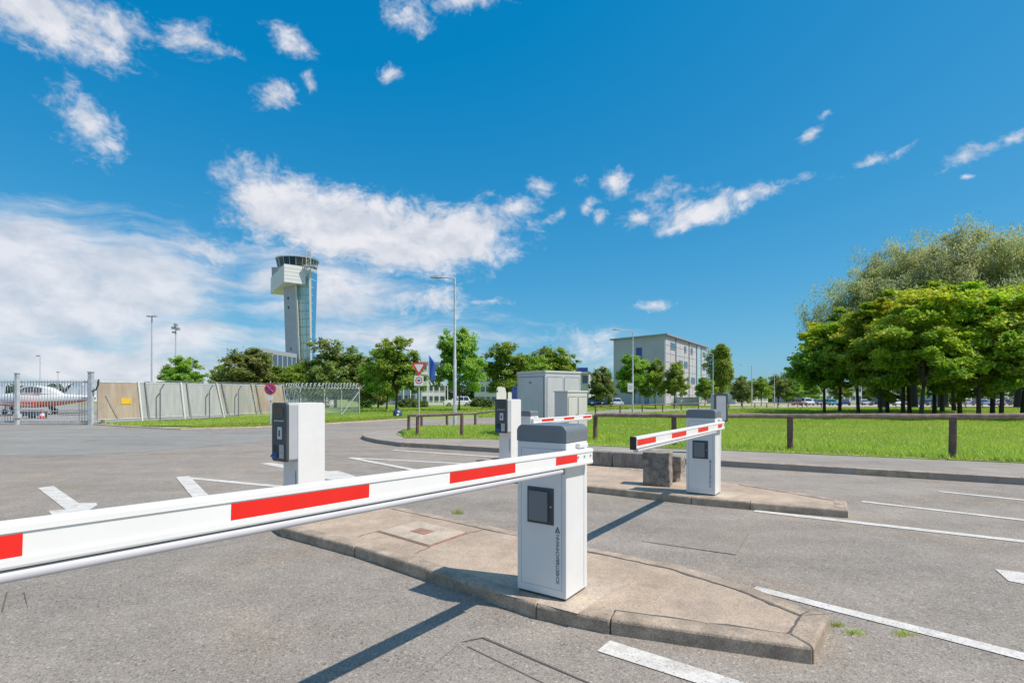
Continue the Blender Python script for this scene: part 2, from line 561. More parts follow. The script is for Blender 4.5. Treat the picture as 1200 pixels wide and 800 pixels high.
M_GLASSD = glassmat('dark_car_glass', (.02, .025, .03))
M_GLASSW = glassmat('window_glass', (.05, .075, .10))
M_GLASST = glassmat('tower_glass', (.34, .56, .56), .15)
M_GLASSB = glassmat('blue_tower_glass', (.06, .22, .42), .12)
M_CONC = mat('tower_concrete', (.42, .44, .47), .8, var=.06, scale=.3)
M_CONCL = mat('pale_concrete_edge', (.62, .58, .50), .8, var=.05, scale=.3)
M_TWHITE = mat('white_cladding', (.66, .65, .63), .55, var=.03, scale=.3)
M_BWALL = mat('grey_render', (.42, .44, .48), .8, var=.05, scale=.25)
M_BPANEL = mat('pale_facade_panel', (.46, .455, .455), .7, var=.06, scale=.3)
M_BROOF = mat('roof_metal_grey', (.30, .31, .33), .5)
M_BBLUE = mat('blue_frame', (.03, .07, .30), .45)
M_WBUILD = mat('white_render', (.62, .62, .60), .75, var=.04, scale=.2)
M_FLAGB = mat('blue_flag_cloth', (.03, .10, .42), .8)
M_FLAGO = mat('orange_flag_cloth', (.62, .16, .05), .8)
M_SIGNW = mat('sign_white', (.80, .80, .80), .45, var=.02)
M_SIGNR = mat('sign_red', (.72, .05, .045), .4, var=.03)
M_SIGNB = mat('sign_violet_blue', (.12, .09, .42), .4, var=.03)
M_YELLOW = mat('yellow_plate', (.80, .48, .03), .5, var=.05)
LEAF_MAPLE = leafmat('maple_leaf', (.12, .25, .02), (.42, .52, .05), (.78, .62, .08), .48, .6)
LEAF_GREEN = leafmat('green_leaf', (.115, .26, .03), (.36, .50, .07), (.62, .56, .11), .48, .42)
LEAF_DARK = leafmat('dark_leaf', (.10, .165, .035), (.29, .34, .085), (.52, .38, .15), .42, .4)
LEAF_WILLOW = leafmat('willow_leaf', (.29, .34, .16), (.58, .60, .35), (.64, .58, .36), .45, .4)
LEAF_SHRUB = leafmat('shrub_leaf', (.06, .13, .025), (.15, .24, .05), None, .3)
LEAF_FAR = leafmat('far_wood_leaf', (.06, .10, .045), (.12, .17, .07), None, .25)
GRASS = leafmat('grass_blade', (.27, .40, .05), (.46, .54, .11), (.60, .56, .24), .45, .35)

# ------------------------------------------------------------------ setting: ground sheets
YS = [-60, -20, 0, 10, 20, 30, 45, 60, 80, 100, 130, 170, 260, 600, 3500]
XS = [-3500, -600, -200, -80, -30, 0, 30, 80, 200, 600, 3500]
g = MB()
for y in YS:
    for x in XS:
        g.v.append((x, y, zt(y) - .035))
for j in range(len(YS) - 1):
    for i in range(len(XS) - 1):
        a = j * len(XS) + i
        g.f.append((a, a + 1, a + 1 + len(XS), a + len(XS)))
tag(g.build('ground', M_GROUND), 'green grass ground reaching to the horizon', kind='structure')


def sheet(name, near, far, m, dz=0.0, label=None, parent=None, sub=6):
    """strip of ground between two edge lines given point for point"""
    mb = MB()
    N, F = [], []
    for i in range(len(near) - 1):
        for k in range(sub):
            t = k / sub
            N.append(Vector(near[i]).lerp(Vector(near[i + 1]), t)); F.append(Vector(far[i]).lerp(Vector(far[i + 1]), t))
    N.append(Vector(near[-1])); F.append(Vector(far[-1]))
    rows = 8
    for p, q in zip(N, F):
        for r in range(rows + 1):
            x, y = (p.xy.lerp(q.xy, r / rows))
            mb.v.append((x, y, zt(y) + dz))
    n = rows + 1
    for i in range(len(N) - 1):
        for r in range(rows):
            a = i * n + r
            mb.f.append((a, a + n, a + n + 1, a + 1))
    o = mb.build(name, m, parent)
    return tag(o, label, kind='structure') if not parent else o


# main road: everything this side of the verge, the lanes and the side road; the lawn slab lies on top of it
road_far = [(-60, 24.5, 0), G(-40, 497.2), G(109, 497.5), G(150, 500.5), G(212, 503.5), G(300, 501.2), G(360, 498.3), G(420, 494.6), G(480, 491), G(577, 489), (5.5, 38, 0), (8, 49.2, 0)]
road_near = [(-60, -14, 0), (-40, -14, 0), (-30, -14, 0), (-24, -14, 0), (-18, -14, 0), (-12, -14, 0), (-6, -14, 0), (0, -14, 0), (10, -14, 0), (20, -14, 0), (24, -.5, 0), (12, 30, 0)]
sheet('road', road_near, road_far, M_ROAD, 0.0, 'grey weathered asphalt road with lanes in front of the barriers')
sheet('side_road', [(3, 33, 0), (9.4, 37.3, 0), (16.5, 44.6, 0), (30.5, 58, 0), (90, 74, 0)],
      [(6, 50, 0), (14, 55, 0), (23.5, 66, 0), (46, 84, 0), (120, 110, 0)], M_PAVE, -.012, 'pale side road running off past the lawn')
sheet('apron', [(-160, 24.6, 0), (-60, 24.6, 0), (-19.7, 24.9, 0), (-18.5, 27.5, 0), (-17.4, 30, 0)], [(-400, 150, 0), (-150, 150, 0), (-80, 150, 0), (-60, 150, 0), (-45, 150, 0)], M_APRON, -.006,
      'pale airport apron behind the sliding gate')
sheet('footpath', [G(143, 499.6), G(230, 498.2), G(320, 494.5), G(420, 490), G(470, 487)], [G(150, 497.3), G(230, 495.4), G(320, 491.6), G(420, 487.4), G(470, 485.2)], M_PATH, .004,
      'pale narrow footpath in the verge before the screen fence')
sheet('car_park', [(28, 66, 0), (60, 62, 0), (160, 60, 0)], [(44, 175, 0), (95, 175, 0), (260, 175, 0)], M_SAND, -.010, 'sandy car park beyond the trees')
sheet('car_park_path', [T(395, 62), T(470, 60), T(560, 62), T(600, 64)], [T(395, 78), T(470, 76), T(560, 78), T(600, 80)], M_PAVE, -.012, 'grey drive behind the trees where the white car stands')

# raised lawn and pavement on the far side of the lanes
PK = [(40, -9.7), (22.6, 0), (7.9, 8.18), (4.09, 10.3), (-1.15, 13.2), (-3.0, 14.2)]
cor = [G(442, 517.2, .05), G(429, 514.6, .04), G(424, 512.6, .03), G(427, 509.8, .03), G(440, 507.6, .03), G(461, 505.6, .03)]
lawn_near = [(46, -6.9), (24.5, 2.2), tuple(G(1200, 542, .12).xy), tuple(G(860, 527.5, .12).xy), tuple(G(690, 521.5, .12).xy), tuple(G(577, 514, .12).xy), tuple(G(475, 512.8, .12).xy)]
pv = MB()
pave_poly = PK + [tuple(c.xy) for c in cor] + [(-3.3, 21.5), (2, 23), (30, 25), (46, 0)]
pv.prism(pave_poly, -.05, .108)
tag(pv.build('pavement', M_PAVE), 'pale asphalt pavement strip between the far kerb and the lawn', kind='structure')


def lawn_z(y):
    return .122 + zt(y)


lawn_far = [(90, 66), (64, 64), (31, 57), (16.8, 44.5), (9.5, 37), (4.9, 33), (1.5, 25.5), (-.8, 21.7), (-3.4, 21.2), tuple(G(464, 507.5, .12).xy)]
lw = MB()
lpoly = lawn_near + lawn_far[::-1]
cx, cy = 20, 22
rowsN = 40


def inpoly(x, y, poly):
    c = False
    n = len(poly)
    j = n - 1
    for i in range(n):
        xi, yi = poly[i]; xj, yj = poly[j]
        if (yi > y) != (yj > y) and x < (xj - xi) * (y - yi) / (yj - yi) + xi:
            c = not c
        j = i
    return c


lw.prism(lpoly, 0, .122)
lw_o = lw.build('lawn', M_GROUND)
for v in lw_o.data.vertices:
    v.co.z += zt(v.co.y) - (.04 if v.co.z < .05 else 0)
tag(lw_o, 'green lawn behind the wooden rail fence', kind='structure')


# kerbs of single stones
def offset_line(pts, d, closed):
    """shift a polyline to its left by d (metres)"""
    out = []
    n = len(pts)
    for i in range(n):
        p = Vector(pts[i][:2])
        a = Vector(pts[(i - 1) % n][:2]) if (closed or i > 0) else None
        b = Vector(pts[(i + 1) % n][:2]) if (closed or i < n - 1) else None
        d1 = (p - a).normalized() if a is not None else None
        d2 = (b - p).normalized() if b is not None else None
        if d1 is None: d1 = d2
        if d2 is None: d2 = d1
        n1, n2 = Vector((-d1.y, d1.x)), Vector((-d2.y, d2.x))
        m_ = (n1 + n2)
        m_ = m_ / max(m_.length_squared / 2, .3)
        out.append(p + m_ * d)
    return out


def kerb(parent, pts, top, width=.13, closed=True, stone=.98, m=None, chamfer=.013, side=1, bottom=-.06, gap=.007, zf=None):
    inner = offset_line(pts, width * side, closed)
    cham = offset_line(pts, chamfer * side, closed)
    n = len(pts)
    for i in range(n if closed else n - 1):
        j = (i + 1) % n
        a, b = Vector(pts[i][:2]), Vector(pts[j][:2])
        L = (b - a).length
        k = max(1, round(L / stone))
        for q in range(k):
            t0, t1 = q / k + gap / 2 / L, (q + 1) / k - gap / 2 / L
            dz = rnd.uniform(-.004, .004); dx = rnd.uniform(-.004, .004)
            ring = []
            for t in (t0, t1):
                o_ = a.lerp(b, t); c_ = cham[i].lerp(cham[j], t); i_ = inner[i].lerp(inner[j], t)
                nrm = (i_ - o_).normalized() * dx
                o_, c_, i_ = o_ + nrm, c_ + nrm, i_ + nrm
                zz = top + (zf(o_.x, o_.y) if zf else 0)
                ring.append([(o_.x, o_.y, bottom), (o_.x, o_.y, zz - chamfer + dz), (c_.x, c_.y, zz + dz), (i_.x, i_.y, zz + dz), (i_.x, i_.y, bottom)])
            mb = MB().loft(ring if side > 0 else ring)
            mb.build('kerb_stone', m or M_KERB, parent, bevel=.006, seg=1)


far_kerb = tag(empty('kerb', (0, 0, 0)), 'long grey kerb of the far pavement', kind='structure')
kerb(far_kerb, [(24, -.85), (7.9, 8.18), (4.09, 10.3), (-1.15, 13.2), (-3.0, 14.2)], .116, closed=False, side=-1)
kerb(far_kerb, [(-3.0, 14.2)] + [tuple(c.xy) for c in cor], .06, closed=False, side=-1, zf=lambda x, y: .05 * max(0, 1 - abs(y - 14.2) / 1.2))
verge_kerb = tag(empty('verge_kerb', (0, 0, 0)), 'low pale kerb along the grass verge by the screen fence', kind='structure')
kerb(verge_kerb, [tuple(p[:2]) for p in road_far[2:9]], .05, closed=False, side=1, m=M_PLATE)

ISLE_Z = .095
KI = (CAMH - ISLE_Z) / (CAMH - .13)           # island things measured at .13 m, carried to the true kerb height


def isl(x, y):
    return Vector((x * KI, y * KI, ISLE_Z))


ISLE1 = [tuple(G(x, y, ISLE_Z).xy) for x, y in ((953, 757), (972, 719), (951, 714), (879, 686), (793, 660), (691, 640), (607, 622), (467, 593))] + [(-2.75, 6.95), (-3.25, 6.45)] + \
        [tuple(G(x, y, ISLE_Z).xy) for x, y in ((330, 617), (415, 639), (500, 666), (628, 707), (715, 724))]
ISLE2 = [(4.0, 6.33), (3.30, 7.57), (1.55, 9.8), (-.25, 10.75), (-.7, 10.25), (-.62, 8.62), (1.06, 7.36), (2.22, 6.56), (2.81, 6.25), (3.70, 5.83)]
ISLE2 = [(x * KI, y * KI) for x, y in ISLE2]


def island(name, poly, label):
    t_ = tag(empty(name, (0, 0, 0)), label, kind='structure')
    ccw = sum((poly[i][0] * poly[(i + 1) % len(poly)][1] - poly[(i + 1) % len(poly)][0] * poly[i][1]) for i in range(len(poly))) > 0
    if not ccw: poly = poly[::-1]
    inn = offset_line(poly, .125, True)
    MB().prism([tuple(p) for p in inn], -.05, ISLE_Z - .006).build('surface', M_ISLE, t_)
    kerb(t_, poly, ISLE_Z, closed=True, side=1)
    return t_


isl1 = island('traffic_island', ISLE1, 'near concrete traffic island with kerb stones round it')
isl2 = island('traffic_island', ISLE2, 'second concrete traffic island behind the near one')

# ------------------------------------------------------------------ paint on the road
MK = tag(empty('road_markings', (0, 0, 0)), 'worn white lane lines and arrows painted on the asphalt', kind='structure')


def paint(poly, name='painted_line', z=.005, m=None, parent=None):
    mb = MB()
    n = len(poly)
    mb.add([(p[0], p[1], z) for p in poly], [tuple(range(n))])
    o = mb.build(name, m or M_PAINT, parent or MK)
    if o.data.polygons[0].normal.z < 0:
        o.data.flip_normals()
    return o


def stripe(a, b, width, name='painted_line', z=.005, m=None, parent=None, w2=None):
    a, b = Vector(a[:2]), Vector(b[:2])
    d = (b - a).normalized(); n = Vector((-d.y, d.x))
    w2 = w2 or width
    nseg = max(1, int((b - a).length / .5))
    L_, R_ = [], []
    for k in range(nseg + 1):
        t = k / nseg; ww = (width * (1 - t) + w2 * t) / 2
        j1, j2 = rnd.uniform(-.006, .006), rnd.uniform(-.006, .006)
        p = a.lerp(b, t)
        L_.append(p + n * (ww + j1)); R_.append(p - n * (ww + j2))
    mb = MB()
    for p, q in zip(L_, R_):
        mb.v += [(p.x, p.y, z), (q.x, q.y, z)]
    for k in range(nseg):
        mb.f.append((2 * k, 2 * k + 1, 2 * k + 3, 2 * k + 2))
    o = mb.build(name, m or M_PAINT, parent or MK)
    if o.data.polygons[0].normal.z < 0:
        o.data.flip_normals()
    return o


stripe(G(884, 689), G(1260, 785), .105)
stripe(G(707, 757), G(900, 818), .15)
stripe(G(884, 598.5), G(1320, 648), .12)
stripe(G(1010, 587.5), G(1300, 621), .095)
stripe(G(1100, 575.8), G(1300, 596), .10)
paint([G(x, y) for x, y in ((1166, 667), (1240, 676), (1240, 692), (1182, 681))], 'painted_mark')
stripe(G(212, 559.2), G(345, 571.5), .14)
stripe(G(214, 558.5), G(243, 590), .20, z=.0075)
stripe(G(410, 536.3), G(560, 544.0), .13)
stripe(G(410, 536.3), G(500, 553.5), .15, z=.0075)
stripe(G(461, 527.2), G(620, 538), .13)
paint([G(x, y) for x, y in ((44, 571.5), (63, 569.5), (92, 589.5), (113, 589), (114, 592), (72, 618), (57, 598.5), (77, 597))], 'painted_arrow')
paint([G(x, y) for x, y in ((305, 543), (318, 542), (385, 552.2), (396, 551.5), (415, 557.5), (430, 566), (368, 560), (372, 556.5))], 'painted_arrow')

M_PATCH = asphalt('smooth_patch_asphalt', (.272, .238, .202), .8, .08)
M_PATCHC = asphalt('newer_asphalt', (.262, .252, .230), .45, .08)
paint([G(x, y) for x, y in ((752, 634), (862, 650), (877, 626), (776, 617))], 'asphalt_patch', .003, M_PATCH)
paint([G(x, y) for x, y in ((-200, 533), (60, 534), (160, 530), (260, 522), (340, 514), (430, 503), (300, 502.2), (212, 504.5), (150, 501.5), (109, 499), (-200, 499))], 'asphalt_patch', .003, M_PATCHC)

# saw cuts of the induction loops, cracks and patches
CT = tag(empty('road_joints', (0, 0, 0)), 'thin dark saw cuts and cracks in the asphalt', kind='structure')
for a, b in (((541, 752), (470, 812)), ((541, 752), (566, 747)), ((548, 757), (660, 812)), ((566, 747), (705, 806))):
    stripe(G(*a), G(*b), .0075, 'saw_cut', .004, M_CUT, CT)
for a, b in (((752, 634), (862, 650)), ((862, 650), (877, 626)), ((752, 634), (775, 617)), ((28, 694), (34, 716)), ((8, 694), (4, 716)), ((66, 668), (330, 628))):
    stripe(G(*a), G(*b), .007, 'saw_cut', .004, M_CUT, CT)
# cracks that wander over the island tops
def crack(pts, z, width=.012, n=5):
    P = []
    for i in range(len(pts) - 1):
        a, b = Vector(pts[i][:2]), Vector(pts[i + 1][:2])
        for k in range(n):
            P.append(a.lerp(b, k / n) + Vector((rnd.uniform(-.012, .012), rnd.uniform(-.012, .012))))
    P.append(Vector(pts[-1][:2]))
    mb = MB()
    for i, p in enumerate(P):
        d = (P[min(i + 1, len(P) - 1)] - P[max(0, i - 1)]).normalized(); nn = Vector((-d.y, d.x)) * width / 2 * rnd.uniform(.4, 1.6)
        mb.v += [(*(p + nn), z), (*(p - nn), z)]
    for i in range(len(P) - 1):
        mb.f.append((2 * i, 2 * i + 1, 2 * i + 3, 2 * i + 2))
    o = mb.build('crack', M_CUT, CT)
    if o.data.polygons[0].normal.z < 0:
        o.data.flip_normals()


i1 = [Vector(p).lerp(Vector((1.0, 3.4)), 0) for p in ISLE1]
in1 = offset_line(ISLE1[::1], .128, True)
crack([in1[2], in1[3], in1[4], in1[5]], ISLE_Z - .0028, .020, 9)
crack([in1[0], in1[2]], ISLE_Z - .0028, .020, 6)
crack([in1[14], in1[0]], ISLE_Z - .0028, .018, 9)
crack([in1[5], in1[6], in1[7]], ISLE_Z - .0028, .010, 8)
crack([G(418, 628, ISLE_Z), G(441, 622, ISLE_Z)], ISLE_Z - .0028, .008)
crack([G(503, 640, ISLE_Z), G(486, 648, ISLE_Z)], ISLE_Z - .0028, .008)
crack([G(549, 624, ISLE_Z), G(568, 619, ISLE_Z)], ISLE_Z - .0028, .008)

# ------------------------------------------------------------------ cover plate on the island
mh = [Vector(G(x, y, ISLE_Z)) for x, y in ((441, 622), (489, 609), (549, 624), (503, 640))]
mc = sum(mh, Vector()) / 4
cov_t = empty('manhole_cover', (mc.x, mc.y, ISLE_Z - .006), 0, 'square concrete inspection cover set into the near island', 'manhole cover')
MB().prism([((p - mc).x, (p - mc).y) for p in mh], 0, .006).build('frame', M_RUST, cov_t)
MB().prism([((p - mc).x * .93, (p - mc).y * .93) for p in mh], .004, .012).build('lid', M_PLATE, cov_t)
MB().prism([((p - mc).x * .27, (p - mc).y * .27) for p in mh], .011, .0145).build('badge', M_RUST, cov_t)

# ------------------------------------------------------------------ barriers
RZ = math.atan2(-.564, .826)                # housing turned so that its side runs along the lane
EX, EY = Vector((.826, -.564, 0)), Vector((.564, .826, 0))


def arm_profile(h=.10, wd=.048):
    """cross section (thickness, height): rounded rails above and below a recessed band"""
    half = [(-.30, -.5), (-.46, -.47), (-.5, -.42), (-.5, -.285), (-.45, -.27), (-.45, -.255), (-.41, -.245), (-.41, .245), (-.45, .255), (-.45, .27), (-.5, .285), (-.5, .42), (-.46, .47), (-.30, .5)]
    pts = half + [(-a, b) for a, b in half[::-1]]
    return [(a * wd, b * h) for a, b in pts]


def barrier(root_loc, label, stripes, arm_len=3.2, tilt=0.0, toward=-1, letters=True, tipcap=True, tube_from=.27, plate=True, rz=RZ, sc=1.0):
    r = empty('barrier_gate', root_loc, rz, label, 'barrier')
    r.scale = (sc, sc, sc)
    W, D, H = .36, .29, .97
    MB().b2((-W / 2, -D / 2, .012), (W / 2, D / 2, H)).build('housing', M_WHITE, r, bevel=.006)
    MB().b2((-W / 2 + .01, -D / 2 + .01, 0), (W / 2 - .01, D / 2 - .01, .02)).build('base_plate', M_DARK, r)
    # hood: arched across, slightly larger than the housing
    arch = [(-W / 2 - .003, H + .001)] + [(-W / 2 - .003 + .045 * (1 - math.cos(a)), H + .062 + .045 * math.sin(a)) for a in [R(10 * k) for k in range(0, 10)]]
    arch += [(-x, z) for x, z in arch[::-1]]
    MB().loft([[(x, -D / 2 - .003, z) for x, z in arch], [(x, D / 2 + .003, z) for x, z in arch]]).build('hood', M_SLATE, r, bevel=.004, smooth=False)
    # service door in the lane-side face, with the gap round it
    fy = -D / 2
    gp = MB()
    for (x0, x1, z0, z1) in ((-.150, -.1475, .06, .93), (.1475, .150, .06, .93), (-.150, .150, .06, .0625), (-.150, .150, .9275, .93)):
        gp.b2((x0, fy - .0012, z0), (x1, fy + .002, z1))
    gp.build('door_gap', M_SEAM, r)
    MB().b2((W / 2 - .002, D / 2 - .052, .03), (W / 2 + .0015, D / 2 - .049, .95)).build('side_seam', M_SEAM, r)
    ht = MB().b2((-.100, fy - .006, .455), (.093, fy + .01, .685)).build('hatch', M_DARK, r, bevel=.003)
    MB().b2((-.080, fy - .024, .475), (.055, fy - .004, .662)).build('flap', M_SLATE, ht, bevel=.004)
    MB().cyl((.075, fy - .008, .57), .006, .006, 10, 'y').build('lock', M_STEEL, ht)
    if letters:
        mx = Matrix.Translation((.131, fy - .0008, .098)) @ Matrix(((0, -1, 0, 0), (0, 0, -1, 0), (1, 0, 0, 0), (0, 0, 0, 1)))
        text_mesh('SCHEIDT&BACHMANN', .0325, M_INK, 'lettering', r, mx, .88, .0)
        # triangular coil emblem
        em = MB()
        for k in range(3):
            s_ = .019 - k * .0055
            cx_, cz_ = .1195, .432
            tri = [(cx_ - s_ * .9, cz_ - s_), (cx_ + s_ * .9, cz_ - s_), (cx_, cz_ + s_ * 1.05)]
            for i in range(3):
                a, b = tri[i], tri[(i + 1) % 3]
                em.tube([(a[0], fy - .0008, a[1]), (b[0], fy - .0008, b[1])], .0014, 4)
        em.build('emblem', M_INK, r)
    # mounting plate and arm on the long side facing the exit
    zc = .875
    px_ = W / 2 + .030
    MB().b2((W / 2, -.07, zc - .055), (px_ - .02, .07, zc + .055)).build('arm_mount', M_WHITE, r, bevel=.005)
    MB().b2((W / 2, -.02, zc + .056), (W / 2 + .03, .10, zc + .085)).build('mount_lip', M_WHITE, r, bevel=.006)
    arm = empty('arm', (px_, 0, zc))
    arm.parent = r
    arm.rotation_euler.x = -R(tilt) if toward < 0 else R(tilt)
    s = toward
    prof = arm_profile()
    y0, y1 = -.12 * s, arm_len * s
    ya, yb = min(y0, y1), max(y0, y1)
    MB().loft([[(a, ya, b) for a, b in prof], [(a, yb, b) for a, b in prof]]).build('arm_beam', M_ARM, arm, smooth=False)
    pe = [(a_, b_ - .0655) for a_, b_ in rrect(.043, .026, .011, 3)]
    yq = sorted((tube_from * s, (arm_len - .05) * s))
    MB().loft([[(a_, yq[0], b_) for a_, b_ in pe], [(a_, yq[1], b_) for a_, b_ in pe]]).build('edge_profile', M_TUBE, arm, smooth=True)
    MB().b2((-.003, min(tube_from * s, (arm_len - .06) * s), -.056), (.003, max(tube_from * s, (arm_len - .06) * s), -.0495)).build('profile_web', M_DARK, arm)
    yq = sorted(((tube_from - .012) * s, tube_from * s)); MB().b2((-.023, yq[0], -.080), (.023, yq[1], -.051)).build('profile_end', M_DARK, arm)
    if tipcap:
        MB().b2((-.027, min(y1, y1 + .018 * s), -.053), (.027, max(y1, y1 + .018 * s), .053)).build('tip_cap', M_BLACK, arm, bevel=.004)
    for (a, b) in stripes:
        for sd in (1, -1):
            MB().b2((min(.0195 * sd, .0208 * sd), min(a * s, b * s), -.0238), (max(.0195 * sd, .0208 * sd), max(a * s, b * s), .0238)).build('reflective_strip', M_RED, arm)
    if plate:
        for yy in (.085, .0, -.085):
            MB().cyl((.0215, yy, .006), .0075, .006, 8, 'x').build('bolt', M_STEEL, arm)
    return r


def ray_t(px, p0, d):
    k = (px - 600) / FPX
    return (k * p0.y - p0.x) / (d.x - k * d.y)


# near barrier: pivot on the side plate, arm reaching across the near lane
B1 = Vector((.265, 3.462, .13))
p1 = B1 + EX * .21
st1 = [(ray_t(673, p1, -EY), ray_t(648, p1, -EY)), (ray_t(600, p1, -EY), ray_t(523, p1, -EY)), (ray_t(428, p1, -EY), ray_t(266, p1, -EY)), (ray_t(22, p1, -EY), ray_t(22, p1, -EY) + .16)]
print('stripes near', st1)
barrier(isl(B1.x, B1.y), 'nearest barrier with white housing and red striped arm crossing the frame', st1, 3.3, 1.6, sc=KI)
MB().prism([(-.30, -.26), (.32, -.26), (.36, .36), (-.28, .36)], 0, .0035).build('mortar_bed', M_PLATE, isl1, loc=(B1.x * KI, B1.y * KI, ISLE_Z - .0058), rz=RZ)

B2 = Vector((2.48, 6.85, .13))
p2 = B2 + EX * .21
st2 = [(ray_t(844, p2, -EY), ray_t(839.5, p2, -EY)), (ray_t(828, p2, -EY), ray_t(816, p2, -EY)), (ray_t(802, p2, -EY), ray_t(785, p2, -EY)), (ray_t(766, p2, -EY), ray_t(744, p2, -EY))]
L2 = ray_t(742.5, p2, -EY)
print('stripes second', st2, L2)
barrier(isl(B2.x, B2.y), 'middle barrier on second island with short red striped arm and black tip', st2, L2, 0.0, sc=KI)
MB().prism([(-.24, -.2), (.34, -.2), (.5, .3), (-.22, .3)], 0, .0035).build('mortar_bed', M_PLATE, isl2, loc=(B2.x * KI, B2.y * KI, ISLE_Z - .0058), rz=RZ)

B3 = Vector((.30, 10.62, .0))
p3 = B3 + EX * .21
st3 = [(ray_t(634, p3, EY), ray_t(648, p3, EY)), (ray_t(660, p3, EY), ray_t(672, p3, EY)), (ray_t(682.5, p3, EY), ray_t(692, p3, EY))]
L3 = ray_t(692.8, p3, EY)
print('stripes third', st3, L3)
barrier(B3, 'farthest barrier half hidden behind ticket machine, arm pointing away to cabinets', st3, L3, 0.0, toward=1, letters=False)


# ------------------------------------------------------------------ ticket machines
def ticket_machine(loc, label, rz=RZ):
    r = empty('ticket_machine', loc, rz, label, 'ticket machine')
    r.scale = (KI, KI, KI)
    W, D, H = .27, .33, 1.18
    fy = -D / 2
    # slab-like white body with rounded shoulders
    prof = rrect(D, H + .05, .035, 4)
    MB().loft([[(-W / 2, y, z + H / 2 - .025) for y, z in prof], [(W / 2, y, z + H / 2 - .025) for y, z in prof]]).build('body', M_WHITE, r, bevel=.003)
    MB().b2((-W / 2 + .008, fy - .004, .012), (W / 2 - .012, fy + .02, .56)).build('pedestal_panel', M_WHITE, r, bevel=.003)
    if True:
        mx = Matrix.Translation((W / 2 - .028, fy - .0052, .22)) @ Matrix(((0, -1, 0, 0), (0, 0, -1, 0), (1, 0, 0, 0), (0, 0, 0, 1)))
        text_mesh('SCHEIDT&BACHMANN', .026, M_INK, 'lettering', r, mx, .86, .0004)
    hd = MB()
    prof = rrect(W - .012, .61, .028, 4)
    hd.loft([[(x, fy + .01, z + .875) for x, z in prof], [(x, fy - .105, z + .875) for x, z in prof]])
    h = hd.build('head', M_GREYMET, r)
    prof = rrect(W - .004, .618, .03, 4)
    MB().loft([[(x, fy - .103, z + .875) for x, z in prof], [(x, fy - .135, z + .875) for x, z in prof]]).build('front_panel', M_DARK, r, bevel=.004)
    f2 = fy - .1352
    MB().b2((-.085, f2 - .004, 1.035), (.085, f2 + .01, 1.135)).build('display', M_SCREEN, r, bevel=.002)
    for k in range(5):
        MB().b2((-.085 + k * .037, f2 - .006, .985), (-.085 + k * .037 + .022, f2 + .01, 1.0)).build('button', M_LGREY, r, bevel=.002)
    sl = MB().b2((-.022, f2 - .008, .80), (.055, f2 + .01, .93)).build('ticket_slot', M_LGREY, r, bevel=.004)
    MB().b2((.002, f2 - .0095, .83), (.030, f2 - .006, .895)).build('slot_opening', M_DARK, sl)
    MB().b2((-.100, f2 - .003, .61), (-.008, f2 + .01, .735)).build('ticket_tray', M_BLACK, r)
    MB().loft([[(-.098, f2 - .003, .605), (-.012, f2 - .003, .605), (-.012, f2 - .003, .66), (-.098, f2 - .003, .66)], [(-.09, f2 - .045, .612), (-.02, f2 - .045, .612), (-.02, f2 - .045, .625), (-.09, f2 - .045, .625)]]).build('ticket_mouth', M_BLUE, r, bevel=.003)
    cr = MB().b2((.005, f2 - .006, .60), (.088, f2 + .01, .745)).build('card_label', M_GREYMET, r, bevel=.003)
    MB().b2((.015, f2 - .0075, .62), (.075, f2 - .004, .645)).build('label_print', M_LGREY, cr)
    return r


ticket_machine(isl(-2.28, 5.81), 'white ticket machine with dark front panel on the near island')
ticket_machine(isl(-.034, 9.91), 'smaller looking ticket machine in front of the grey cabinets')

# the reader seen past the middle barrier, its back to the camera
rd = empty('card_reader', (4.545, 11.6, .108), R(4), 'grey card reader box with dark rim on post behind middle barrier', 'card reader')
MB().cyl((0, 0, .40), .045, .80, 12).build('post', M_GALV, rd)
prof = rrect(.30, .62, .035, 4)
MB().loft([[(x, -.06, z + 1.0) for x, z in prof], [(x, .10, z + 1.0) for x, z in prof]]).build('case', M_GREYMET, rd, bevel=.004)
MB().loft([[(x, -.085, z + 1.0) for x, z in prof], [(x, -.06, z + 1.0) for x, z in prof]]).build('rim', M_DARK, rd)
prof = rrect(.215, .53, .02, 4)
MB().loft([[(x, -.089, z + .995) for x, z in prof], [(x, -.08, z + .995) for x, z in prof]]).build('back_panel', M_GREYMET, rd)

# ------------------------------------------------------------------ concrete blocks on the second island
def rough_block(name, dims, m, loc, rz, label=None, cat=None, parent=None, seed=1, tilt=0):
    q = random.Random(seed)
    mb = MB()
    nx, ny, nz = 5, 4, 6
    import bmesh
    bm = bmesh.new()
    bmesh.ops.create_cube(bm, size=1)
    bmesh.ops.subdivide_edges(bm, edges=bm.edges, cuts=4, use_grid_fill=True)
    for v in bm.verts:
        e = sum(1 for k in v.co if abs(abs(k) - .5) < 1e-4)
        v.co = Vector((v.co.x * dims[0], v.co.y * dims[1], (v.co.z + .5) * dims[2]))
        j = .004 if e < 2 else .007
        v.co += Vector((q.uniform(-j, j), q.uniform(-j, j), 0 if v.co.z < .01 else q.uniform(-j, j)))
    me = bpy.data.meshes.new(name); bm.to_mesh(me); bm.free()
    me.materials.append(m)
    o = link(name, me, parent, loc)
    o.rotation_euler = (0, R(tilt), rz)
    md = o.modifiers.new('bevel', 'BEVEL'); md.width = .012; md.segments = 2; md.limit_method = 'ANGLE'; md.angle_limit = R(50)
    if label: tag(o, label, cat)
    return o


